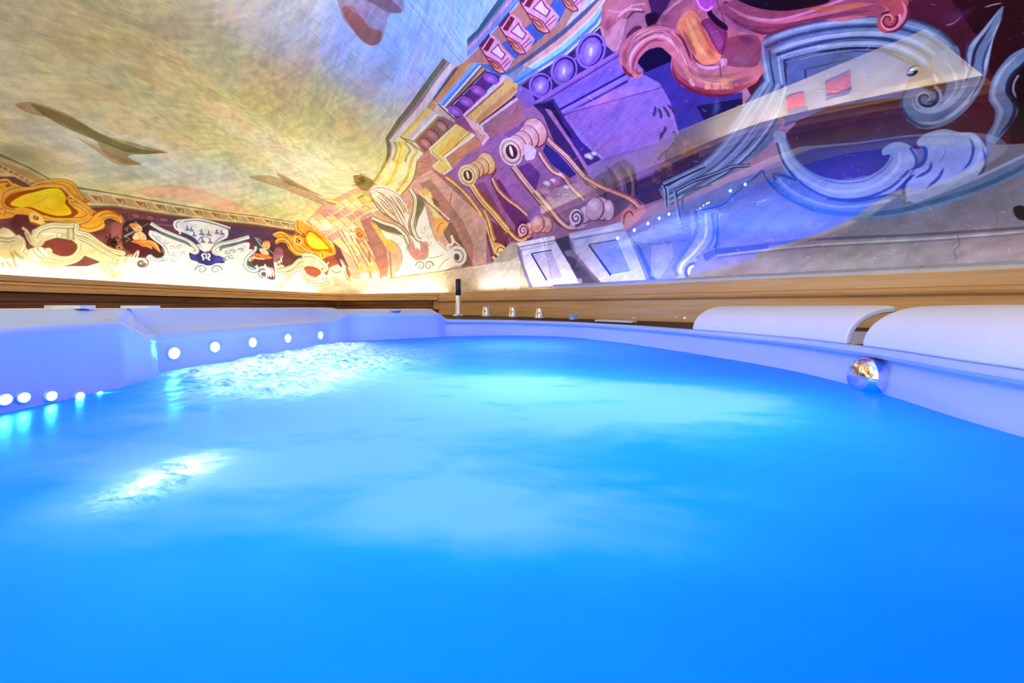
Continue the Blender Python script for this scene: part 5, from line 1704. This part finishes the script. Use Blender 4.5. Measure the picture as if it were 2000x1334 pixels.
for p in ('500,620 600,640 660,720 690,780', '430,650 500,680 560,720', '320,600 420,600 540,600', '470,600 560,600 650,660'): line(p, 2.2, (240, 190, 130), .9, taper=1)
line('340,480 370,540 330,580', 1.4, SK_D, .7); line('430,500 410,550', 1.2, SK_D, .7)
# white console with the vase (left wall)
WH = (236, 240, 244); WH2 = (214, 222, 232); WD = (120, 146, 160); IND = (70, 66, 116)
fill('510,430 560,420 900,520 1180,640 1240,760 1170,800 1180,880 1280,920 1300,980 1200,1000 830,960 600,930 490,880 480,830 560,830 640,870 740,840 770,760 700,660 600,590 510,500', WH2, 1, True)
wash(900, 760, 200, 120, 20, WH, .9)
mould('535,300 700,400 900,490 1100,570 1230,650 1290,720 1290,770 1230,790', 9, [(90, 110, 116), WH, WH2, WH, (150, 166, 176), WH, (80, 92, 100)])
line('560,400 760,480 960,560 1120,620 1200,690', 6, (90, 104, 112), .85, taper=1)
for x, y, r0 in ((640, 540, 20), (780, 600, 0), (880, 700, 30), (1000, 690, -20), (940, 800, 60), (1040, 800, 10), (860, 800, -30), (900, 900, 0)):
    spiral(x, y, 50, 1.1, r0, 2, (140, 160, 176), .8, 1 if x % 40 else -1, .8)
for p in ('560,480 640,560 740,650 800,720 830,800', '520,840 600,900 740,910 830,880'): line(p, 2, (150, 166, 184), .9)
spiral(390, 950, 150, 1.8, -60, 5, (206, 196, 200), 1, 1, .72); spiral(390, 950, 118, 1.5, -60, 2.4, (110, 96, 104), 1, 1, .72); spiral(385, 950, 70, 1.2, 0, 4, (90, 70, 76), .9, 1, .7)
for p, c in (('120,980 130,880 200,790', (170, 160, 156)), ('170,990 180,880 240,800', (200, 190, 188)), ('230,980 240,880 330,730', (226, 216, 216)), ('300,880 330,800 340,740', (236, 230, 230))): line(p, 4, c, .9, taper=1)
mould('490,840 540,830 560,870 640,900 760,880', 6, [WD, WH, WH2, WD])
# indigo basin under the vase
fill('540,270 900,330 980,440 1140,480 1290,610 1390,720 1440,780 1500,760 1530,680 1700,580 1834,540 2400,560 2700,600 2600,420 2300,380 1834,350 1300,260', (86, 66, 96), .95)
fill('1020,470 1100,470 1240,540 1310,620 1300,640 1180,560', IND); fill('1560,640 1700,560 1800,530 1760,580 1600,660', IND)
fill('1160,800 1180,780 1260,810 1330,770 1340,730 1420,770 1500,760 1530,730 1570,800 1660,830 1720,820 1760,890 1720,950 1620,950 1500,990 1360,970 1280,920 1190,890', (62, 60, 128), 1, True)
wash(1650, 880, 90, 50, -20, (70, 92, 190), .8); wash(1240, 860, 70, 40, 30, (70, 84, 180), .6)
# vase of pale leaves
fill('910,280 1000,240 1300,240 1600,320 1760,370 1800,440 1790,520 1740,560 1620,620 1540,680 1440,740 1380,700 1310,600 1200,510 1060,450 980,420 920,360', (214, 218, 234), 1, True)
wash(1400, 330, 280, 60, 12, (232, 236, 246), .9)
line('1000,250 920,300 940,380 1010,430 1010,480', 4, (226, 226, 240), .95); line('1000,262 950,310 965,380', 1.6, (110, 96, 130), .9); line('1080,270 1300,255 1560,310 1740,370 1834,420', 2.4, (120, 124, 160), .9); line('1060,250 1320,235 1600,300 1834,380', 3, (240, 242, 250), .9)
for x, y, s_ in ((1130, 380, 1), (1200, 400, .9), (1360, 450, 1.1), (1480, 470, 1), (1610, 440, .9), (1690, 450, 1), (1380, 580, 1), (1500, 590, 1), (1240, 480, .9)):
    fill([(x, y - 48 * s_), (x + 16, y), (x + 50 * s_, y + 20 * s_), (x + 30, y + 40 * s_), (x - 36 * s_, y + 34 * s_), (x - 12, y)], (124, 110, 160), .9, True); line([(x, y - 44 * s_), (x - 4, y - 6)], 1.6, (60, 60, 110), .9)
for p in ('1300,600 1360,520 1460,480 1540,520', '1250,540 1320,620 1400,700', '1560,640 1640,560 1740,500', '1330,560 1420,520 1520,560'): line(p, 2, (130, 130, 176), .9)
for p in ('1340,630 1400,720 1440,770', '1560,650 1500,710 1450,770', '1420,640 1430,700 1440,760', '1390,640 1410,700 1440,740', '1470,630 1460,700 1446,740'): line(p, 4, (238, 242, 246), .95, taper=1)
for p in ('1420,790 1370,820 1400,870 1380,900', '1470,790 1500,830 1470,870 1500,905', '1440,790 1440,880'): line(p, 3.4, (226, 232, 242), .95)
# right arm of the console, mirrored
mould('1640,810 1570,780 1560,720 1640,650 1760,620 1900,590 2140,520', 9, [(120, 146, 150), WH, WH2, WH, (120, 150, 160), WH, (80, 100, 110)])
line('1660,760 1700,690 1834,660 2100,600', 7, (90, 120, 128), .85, taper=1)
fill('1660,830 1700,720 1850,680 2120,610 2140,700 2050,800 2000,880 2060,980 2200,1010 2280,960 2340,1000 2280,1060 2100,1080 1800,1040 1640,1000 1760,940 1770,870', WH2, 1, True)
wash(1860, 860, 150, 110, 0, WH, .9)
for x, y, r0 in ((1780, 770, 0), (1880, 760, 180), (1850, 840, 40), (1790, 860, 90), (2010, 740, 180)): spiral(x, y, 52, 1.1, r0, 2.4, (120, 150, 160), .9, 1, .7)
for x, d_ in ((1360, 1), (1600, -1)):
    spiral(x, 1050, 112, 1.5, 180 if d_ > 0 else 0, 5, (236, 242, 244), 1, d_, .75); spiral(x, 1055, 100, 1.4, 170 if d_ > 0 else 10, 3, (96, 130, 134), 1, d_, .75)
line('1280,980 1340,960 1450,1040 1500,1040 1600,960 1700,990', 3, (150, 176, 180), .8)

# ---- right half figure of the left wall and its niche
fr(440, 400, 7.41)
fill('430,480 540,500 600,470 700,560 740,680 700,800 720,1060 600,1060 480,960 380,900 300,860 300,780 360,720 420,650 450,590', (92, 58, 72), 1, True)
fill('430,470 500,520 560,620 460,640 440,600', (70, 92, 96)); fill('290,780 330,740 380,830 420,880 380,905 310,860', (76, 96, 96), .9, True)
line('430,470 540,620', 2, (190, 200, 200), .9, False); line('460,470 530,540', 1.6, (170, 186, 186), .9, False); fill('600,640 680,600 720,660 700,720', (60, 62, 70), .9); line('620,640 700,710', 2, (150, 156, 160), .9, False)
fill('540,560 580,530 630,540 650,590 620,640 570,640 540,600', SK, 1, True); fill('540,545 580,520 640,530 655,590 620,550 570,560', (190, 130, 84), .9, True); oval(578, 578, 7, 4, 0, (110, 60, 40)); oval(606, 580, 7, 4, 0, (110, 60, 40)); line('585,612 605,612', 1.2, (150, 70, 50))
fill('490,640 560,630 620,680 630,720 590,730 520,700', (240, 204, 176), 1, True)
fill('390,720 420,700 520,710 620,730 680,770 600,790 540,800 520,790 440,780 380,820 350,800 400,750', (206, 130, 78), 1, True); line('360,820 350,790 400,760 480,780 560,780', 3, (240, 206, 176), .95); line('430,710 440,740 500,750', 1.6, (150, 84, 50), .8)
fill('720,640 800,620 840,690 800,780 720,830 690,760', (146, 100, 112), .9, True)
for k in range(40): oval(rng.normal(820, 50), rng.normal(850, 36), rng.uniform(6, 18), rng.uniform(5, 10), rng.uniform(0, 180), [(60, 40, 40), (90, 60, 50), (120, 84, 76)][rng.integers(3)], .7)
for k in range(10): oval(770 + 22 * math.cos(k * .63), 862 + 20 * math.sin(k * .63), 14, 9, k * 36, (206, 176, 116), .95)
oval(770, 862, 10, 10, 0, (80, 50, 40))
spiral(540, 1000, 100, 1.7, -60, 6, (220, 222, 234), 1, -1, .95); spiral(545, 1000, 82, 1.5, -60, 2.6, (120, 120, 150), 1, -1, .95); oval(545, 1005, 30, 26, 0, (96, 90, 110), .9)
for p, c in (('620,1060 620,980 580,900 575,850', (226, 226, 236)), ('660,1060 650,960 610,890', (200, 200, 214)), ('700,1060 690,960 660,900', (184, 180, 196))): line(p, 5, c, .95, taper=1)
mould('270,840 330,930 420,960 470,930 440,880', 8, [WD, WH, WH2, WD]); mould('440,600 430,660 340,740 300,800 290,860', 7, [WD, WH, WH2, WD])
# ---- yellow cartouche in the corner
gf = lambda p, w: mould(p, w, [OCH_D, OCH_L, OCHRE, OCH_L, OCH_D])
fill('690,420 760,390 900,420 1000,440 1020,230 1060,225 1130,250 1300,330 1480,470 1560,560 1600,700 1520,740 1450,760 1380,780 1280,700 1100,740 1000,720 920,640 880,560 800,540 750,570 720,530 760,490 700,450', (216, 160, 76), 1, True)
fill('1150,480 1180,390 1240,370 1340,430 1450,540 1540,640 1540,700 1420,660 1320,680 1200,620 1140,560', (196, 112, 30), 1, True)
fill('1170,490 1200,410 1250,400 1340,460 1440,560 1500,640 1440,640 1320,640 1220,590', (250, 206, 60), 1, True); wash(1290, 530, 90, 70, 40, (252, 226, 120), .8)
gf('730,540 780,500 860,500 930,560 960,620 1020,690 1120,720', 7); gf('710,430 780,400 860,420 920,470', 6); gf('1020,240 1030,360 1100,420 1150,440', 6); gf('1040,540 1100,600 1160,650 1280,690', 6)
spiral(1060, 520, 56, 1.6, -90, 6, OCH_L, 1, -1); spiral(1060, 520, 42, 1.4, -90, 2.6, OCH_D, 1, -1); oval(1065, 520, 14, 14, 0, (110, 56, 30)); spiral(1040, 410, 34, 1.2, 0, 3, OCH_D); spiral(1130, 440, 30, 1.2, 0, 3, OCH_D)
line('1130,250 1300,340 1480,480 1570,600', 3, (240, 200, 130), .9); fill('1370,690 1450,700 1450,770 1390,780', (232, 176, 80), 1, True); line('1400,700 1420,760', 2, OCH_D)
fill('800,560 880,570 920,640 1000,720 1060,760 1020,830 930,880 860,900 820,800 840,700', (104, 64, 66), .95, True)
# ---- stone frame in the corner
fill('1430,790 1520,740 1560,740 1640,860 1560,880 1500,930 1500,1000 1440,990', (150, 86, 70), 1, True)
fill('740,910 860,900 980,860 1040,790 1120,760 1120,700 1250,710 1340,760 1430,830 1480,900 1470,960 1400,980 1380,930 1270,890 1160,890 1110,900 980,1000 950,1140 900,1140 920,1020 870,980 760,990', (216, 212, 184), 1)
fill('1150,900 1260,890 1370,940 1380,1000 1300,1045 1200,1010 1150,950', (160, 92, 76), 1, True)
sf = lambda p, w: mould(p, w, [STN_D, (244, 240, 220), (222, 216, 190), (190, 182, 150), (244, 240, 220), STN_D])
sf('750,950 870,940 980,890 1060,810 1140,790', 9); sf('1120,710 1140,780', 6); sf('1130,720 1260,730 1360,790 1440,860 1470,920 1430,960', 8); sf('840,990 960,980 1100,910 1110,960 1180,1050 1300,1080 1370,1030', 7); sf('870,990 910,1060 830,1140 760,1200 770,1230', 6); sf('1110,1010 1200,1120 1360,1160 1500,1120 1590,1050', 6)
oval(1260, 838, 34, 30, 0, STN_D); oval(1260, 838, 27, 24, 0, (232, 228, 206)); oval(1405, 930, 18, 18, 0, STN_D); line('1460,880 1500,830', 2.4, (240, 236, 220))
for p in ('1390,1090 1400,1030 1440,1020 1460,1060 1420,1100', '1430,1110 1450,1050 1500,1040 1500,1080'): line(p, 4, (236, 232, 210), .95); 
for p in ('1400,1090 1415,1040', '1450,1090 1470,1050', '1500,1060 1520,1000'): line(p, 2, STN_D, .9)
fill('1510,920 1570,880 1640,870 1690,950 1640,1000 1560,980', (230, 222, 196), 1, True); line('1540,940 1600,985 1680,960', 2, STN_D); line('1510,960 1500,1060 1580,1160', 5, (236, 230, 206)); 
for k in range(8): line([(1560 + k * 14, 1030 + k * 4), (1580 + k * 12, 1110), (1570 + k * 14, 1180)], 2, (190, 180, 150), .8)
fill('1660,780 1720,860 1800,960 1880,1090 1800,1110 1740,1000 1690,880', (230, 224, 200), 1, True); fill('1740,900 1780,920 1810,1000 1800,1060 1760,1010', (160, 96, 80), 1, True); line('1680,790 1760,900 1850,1060', 3, STN_D, .8); line('1720,960 1760,1060 1840,1110', 3, STN_D, .8)
spiral(830, 1210, 40, 1.2, 180, 2.4, (160, 150, 120), .9, 1)

# =================================================================== short end wall
fr(550, 330, 4.94)
fill('230,510 420,320 480,300 880,100 1100,100 1250,140 1440,0 1976,500 1976,920 1850,950 1540,990 1000,1060 700,1060 560,760 420,620', (206, 168, 150))
# olive moulding of the corner
fill('430,300 480,290 560,300 700,240 830,230 930,400 820,440 700,450 560,360', (196, 182, 104), 1, True)
mould('430,300 560,330 680,290 780,240', 8, [(150, 140, 70), (232, 220, 150), (206, 192, 110)]); mould('560,380 700,430 820,420 930,380', 8, [(226, 212, 140), (240, 234, 190), (150, 130, 80)])
fill('700,330 780,300 860,330 820,400 720,390', (206, 190, 90), .9, True); oval(720, 375, 22, 14, 0, (140, 132, 80)); oval(780, 360, 20, 14, 0, (140, 132, 80))
fill('690,70 760,60 840,90 900,130 870,160 830,210 770,200 720,150', (140, 124, 74), .9, True)
for k in range(46):
    a_ = rng.uniform(2.4, 5.6); l_ = rng.uniform(50, 120)
    line([(800, 130), (800 + 1.3 * l_ * math.cos(a_), 130 + 1.0 * l_ * math.sin(a_))], 2.0, [(120, 108, 60), (150, 134, 80), (96, 84, 50)][rng.integers(3)], .8, sm=False, taper=2)
fill('880,120 960,0 1020,-60 1310,-60 1290,60 1160,260 1040,200 940,170', (240, 230, 160), .9)
for k, c in ((0, (176, 160, 80)), (.2, (244, 238, 196)), (.4, (226, 200, 90)), (.6, (246, 240, 204)), (.8, (206, 186, 110)), (1, (150, 126, 70))):
    A = np.array([(890, 120), (960, 20), (1010, -80)]); B = np.array([(1150, 260), (1270, 100), (1310, -80)])
    line(A + (B - A) * k, 5 if k < 1 else 2.5, c, .9)
# stepped brick-like coffers in cream and rose
for r_ in range(7):
    for c_ in range(8):
        x = 250 + c_ * 62 + r_ * 62; y = 500 - c_ * 36 + r_ * 52
        if y < 320 - 40 or x > 830: continue
        col = [(236, 218, 180), (206, 160, 146), (232, 196, 128), (222, 206, 170), (196, 150, 136)][(r_ * 3 + c_ * 2) % 5]
        fill([(x, y), (x + 58, y - 34), (x + 110, y + 14), (x + 54, y + 48)], col, .85); line([(x + 58, y - 34), (x + 110, y + 14), (x + 54, y + 48)], 1.6, (246, 236, 206), .9, False); line([(x, y), (x + 54, y + 48)], 1.2, (150, 104, 84), .7, False)
wash(430, 560, 60, 40, 0, (224, 224, 214), .8)
# small columns left of the console
for k, x in enumerate((0, 100, 200)):
    mould([(560 + x * .9, 600 - x * .1), (660 + x * .9, 760), (720 + x * 1.0, 880), (760 + x * 1.05, 960)], 8, [(150, 96, 84), (240, 214, 180), (214, 170, 140), (240, 210, 176), (156, 104, 92)])
    fill([(740 + x * 1.0, 930), (770 + x, 900), (800 + x, 930), (806 + x, 990), (760 + x, 1000)], (240, 206, 140), 1, True); line([(756 + x, 930), (766 + x, 990)], 1.4, (190, 140, 70)); line([(780 + x, 930), (786 + x, 990)], 1.4, (190, 140, 70))
    fill([(760 + x, 1010), (830 + x, 1000), (840 + x, 1060), (770 + x, 1070)], (236, 230, 216), .9)
    line([(840 + x, 700 + .2 * x), (850 + x, 900), (860 + x, 1050)], 3, (140, 84, 74), .7)
fill('600,620 640,600 680,720 700,740 660,730', (244, 220, 170), .9); fill('700,590 760,570 800,640 780,690', (206, 150, 76), .9, True); spiral(750, 630, 30, 1.2, 0, 2.5, (120, 80, 40)); line('650,640 690,620 700,680 720,730', 4, (246, 232, 190), .9)
fill('760,500 860,460 940,600 1010,780 1030,900 1020,1040 960,1040 900,860 830,680', (166, 116, 114), .9)
# wall planks right of the console
fill('1330,140 1440,100 1620,330 1760,520 1850,720 1840,940 1760,940 1700,820 1640,640 1560,480', (176, 134, 122))
for k in range(36): line([(1620 + k * 6.4, 330 + k * 16), (1780 + k * 5.6, 290 + k * 18)], .7, (120, 74, 66), .5, False)
line('1640,240 1620,340', 2, (130, 90, 80), .8)
fill('1560,600 1640,520 1720,680 1820,860 1840,940 1740,950 1700,800 1620,720', (120, 96, 80), .8, True)
# console with vase of the end wall
WW = (246, 242, 226); WS = (206, 192, 170); WDk = (150, 134, 112)
fill('960,570 1040,600 1180,640 1230,720 1240,800 1300,880 1400,860 1420,780 1400,700 1320,700 1300,560 1380,340 1440,560 1500,700 1600,790 1680,740 1760,800 1740,900 1640,950 1500,990 1200,1020 1080,1030 1160,900 1140,760 1060,690 1000,660', WW, 1, True)
fill('1230,700 1300,720 1330,690 1380,720 1415,780 1400,860 1330,890 1260,850 1210,770', (190, 140, 140), 1, True)
fill('850,200 900,170 980,180 1100,230 1170,300 1200,400 1230,440 1220,560 1250,640 1330,700 1330,780 1270,700 1180,560 1080,480 960,400 880,280', (232, 216, 200), 1, True)
for p in ('900,250 1000,330 1100,460 1190,600', '960,230 1060,330 1150,480 1220,620', '1020,230 1100,330 1180,460', '880,280 980,400 1080,500', '1080,250 1150,350 1190,440', '1180,560 1240,640 1280,720', '930,220 1040,340 1120,470'):
    line(p, 2.0, (140, 108, 96), .8, taper=1)
for p in ('860,220 900,190 970,190 880,280', '890,170 1000,175 1110,240 1180,330 1210,420'): line(p, 4, WW, 1)
line('870,200 960,180 1080,220 1170,300 1200,400 1230,440', 1.4, WDk, .9); line('940,390 1040,480 1160,540', 1.6, WDk, .8)
for p in ('1240,640 1280,700 1300,780', '1270,650 1310,720 1335,790', '1255,690 1275,760'): line(p, 3.4, (250, 246, 236), .95, taper=1)
fill('860,470 920,480 1060,560 1180,610 1180,640 1080,620 960,580', (110, 102, 84), .9, True); mould('870,470 980,520 1100,560 1190,640 1220,720', 8, [(110, 100, 80), WW, (210, 200, 180), WW, (130, 116, 96)])
fill('1300,240 1380,340 1310,500 1290,560 1300,430', (120, 116, 90), .9, True); mould('1240,190 1290,290 1280,420 1260,540 1300,660 1340,690', 9, [(120, 108, 84), WW, (206, 196, 176), WW, (130, 116, 96)])
for x, y in ((1100, 720), (1150, 700), (1080, 660), (1360, 600), (1420, 640), (1440, 720), (1120, 780), (1400, 560)): spiral(x, y, 32, 1.1, x, 1.8, (190, 178, 150), .8, 1, 1.0)
for x, d_ in ((1340, 1), (1420, -1)): spiral(x, 935, 52, 1.4, 180 if d_ > 0 else 0, 5, WW, 1, d_, 1.1); spiral(x, 935, 46, 1.3, 180 if d_ > 0 else 0, 2.4, (130, 120, 96), 1, d_, 1.1)
spiral(1700, 850, 84, 1.8, -120, 7, WW, 1, 1, 1.15); spiral(1700, 850, 64, 1.5, -120, 2.4, (130, 116, 90), 1, 1, 1.15); oval(1690, 850, 22, 34, -20, (110, 94, 70))
line('1500,700 1560,760 1620,800 1600,740 1650,720 1640,640', 5, WW, .95); line('1640,640 1670,700 1720,740', 3, WW, .9)
for p in ('850,200 870,280 950,400 1080,490 1180,560 1250,640', '1240,440 1225,540 1260,640 1330,710', '1000,250 1080,330 1150,420 1210,540', '940,300 1020,390 1110,470', '1100,250 1160,330 1205,430', '900,210 980,250 1060,330'):
    line(p, 1.5, (120, 90, 76), .85, taper=1)
for p in ('960,580 1050,620 1150,650 1220,730 1240,810', '1300,560 1330,440 1380,345 1440,560 1500,700 1600,790', '1080,1025 1160,900 1140,760 1050,680', '1500,985 1560,900 1620,860', '1180,640 1210,720 1200,800', '1420,860 1500,850 1560,820'):
    line(p, 1.5, (150, 136, 110), .85)
for k in range(26):
    a_ = rng.uniform(0, 6.28); x, y = rng.uniform(1080, 1240), rng.uniform(680, 960)
    line([(x, y), (x + 20 * math.cos(a_), y + 14 * math.sin(a_)), (x + 30 * math.cos(a_ + .8), y + 24 * math.sin(a_ + .8))], 1.3, (196, 186, 160), .7, taper=1)
# golden half figures either side
fill('860,520 920,560 980,640 1010,700 1000,740 960,680', (236, 190, 110), .95, True); fill('1000,690 1050,690 1100,760 1110,800 1040,790', (232, 180, 90), .95, True); wash(1090, 860, 40, 60, 0, (206, 160, 130), .8)
fill('1360,200 1420,210 1460,280 1470,360 1540,460 1540,540 1480,480 1440,400 1400,300', (244, 214, 160), 1, True); fill('1470,480 1560,480 1610,520 1580,580 1530,620 1520,680 1490,620', (232, 176, 104), 1, True); fill('1360,190 1410,190 1420,250 1370,240', (232, 180, 90), .9, True)
line('1330,230 1480,360 1620,490', 2.4, (240, 230, 200), .9, False); line('1310,240 1470,380 1600,510', 2, (110, 96, 70), .8, False); fill('1440,270 1510,310 1530,370 1480,350', (120, 108, 76), .9)
line('1500,620 1520,540 1560,520', 2, (170, 110, 50), .8)
# base zone of the end wall
fill('560,1080 1000,1065 1540,985 1976,915 2300,880 2300,1230 560,1230', (206, 200, 178), .9)
line('1000,1062 1540,985 1976,915', 2, (150, 140, 110), .8, False); line('1540,1000 1976,930', 1.4, (226, 218, 190), .8, False)
for k in range(40): oval(rng.uniform(1540, 1900), rng.uniform(960, 1150), rng.uniform(2, 8), rng.uniform(2, 6), 0, (150, 138, 104), .35)

# ---- ageing: scratches and flaked specks in the plaster
fr(0, 0, 1)
for k in range(420):
    x = rng.uniform(980, 2000); y = rng.uniform(0, 520)
    line([(x, y), (x + rng.normal(0, 5), y + rng.normal(0, 4))], rng.uniform(.5, 1.3), (226, 216, 230), rng.uniform(.25, .7), sm=False)
for x, y, r_ in ((1150, 305, 6), (1160, 300, 4), (1106, 365, 4), (1068, 358, 5), (1080, 352, 4), (1095, 340, 3)): wash(x, y, r_ * 1.6, r_, 20, (236, 230, 246), .9, 4)

# brush grain: faint streaks and blotches of thicker and thinner paint
yy, xx = np.mgrid[0:TH, 0:TW].astype(np.float32)
xr = xx * .8 + yy * .6; yr = yy * .8 - xx * .6
g_ = (vnoise(xr / 40, yr / 9.0, 21) - .5) * .09 + (vnoise(xx / 17, yy / 17, 23) - .5) * .11 + (vnoise(xr / 70, yr / 50, 24) - .5) * .08 + (vnoise(xx / 3.0, yy / 3.0, 25) - .5) * .07
CAN *= (1 + g_)[..., None]
CAN[..., 0] *= 1 + (vnoise(xr / 90, yr / 80, 26) - .5) * .10
CAN[..., 2] *= 1 + (vnoise(xr / 110, yr / 70, 27) - .5) * .10
CAN = np.clip((CAN - .5) * 1.15 + .51, 0.015, .97)
lum = CAN.mean(-1, keepdims=True)
CAN = np.clip(lum + (CAN - lum) * 1.03, 0.01, .97)

img = bpy.data.images.new('vault_painting', TW, TH, alpha=False, float_buffer=False)
buf = np.ones((TH, TW, 4), np.float32)
buf[..., :3] = np.clip(CAN, 0, 1)
img.pixels.foreach_set(buf.ravel())
img.update(); img.pack()

m = M_MURAL
b_ = bsdf(m)
uvn = nd(m, 'ShaderNodeUVMap')
mpn = nd(m, 'ShaderNodeMapping')
mpn.inputs['Scale'].default_value = (1.0, 1.0 / TMAX, 1.0)
lk(m, uvn, 'UV', mpn, 'Vector')
ti = nd(m, 'ShaderNodeTexImage', image=img, extension='MIRROR', interpolation='Cubic')
lk(m, mpn, 'Vector', ti, 'Vector')
tcn = nd(m, 'ShaderNodeTexCoord')
na = nd(m, 'ShaderNodeTexNoise', i_Scale=5.0, i_Detail=9.0, i_Roughness=0.62)
lk(m, tcn, 'Object', na, 'Vector')
ra = ramp(m, [(0.30, (0.90, 0.895, 0.88)), (0.62, (1.04, 1.04, 1.03))])
lk(m, na, 'Fac', ra, 'Fac')
mxn = nd(m, 'ShaderNodeMix', data_type='RGBA', blend_type='MULTIPLY')
mxn.inputs['Factor'].default_value = 1.0
m.node_tree.links.new(ti.outputs['Color'], mxn.inputs[6]); m.node_tree.links.new(ra.outputs['Color'], mxn.inputs[7])
m.node_tree.links.new(mxn.outputs[2], b_.inputs['Base Color'])
nb = nd(m, 'ShaderNodeTexNoise', i_Scale=38.0, i_Detail=8.0, i_Roughness=0.6)
lk(m, tcn, 'Object', nb, 'Vector')
bp = nd(m, 'ShaderNodeBump', i_Strength=0.22, i_Distance=0.004)
lk(m, nb, 'Fac', bp, 'Height'); lk(m, bp, 'Normal', b_, 'Normal')
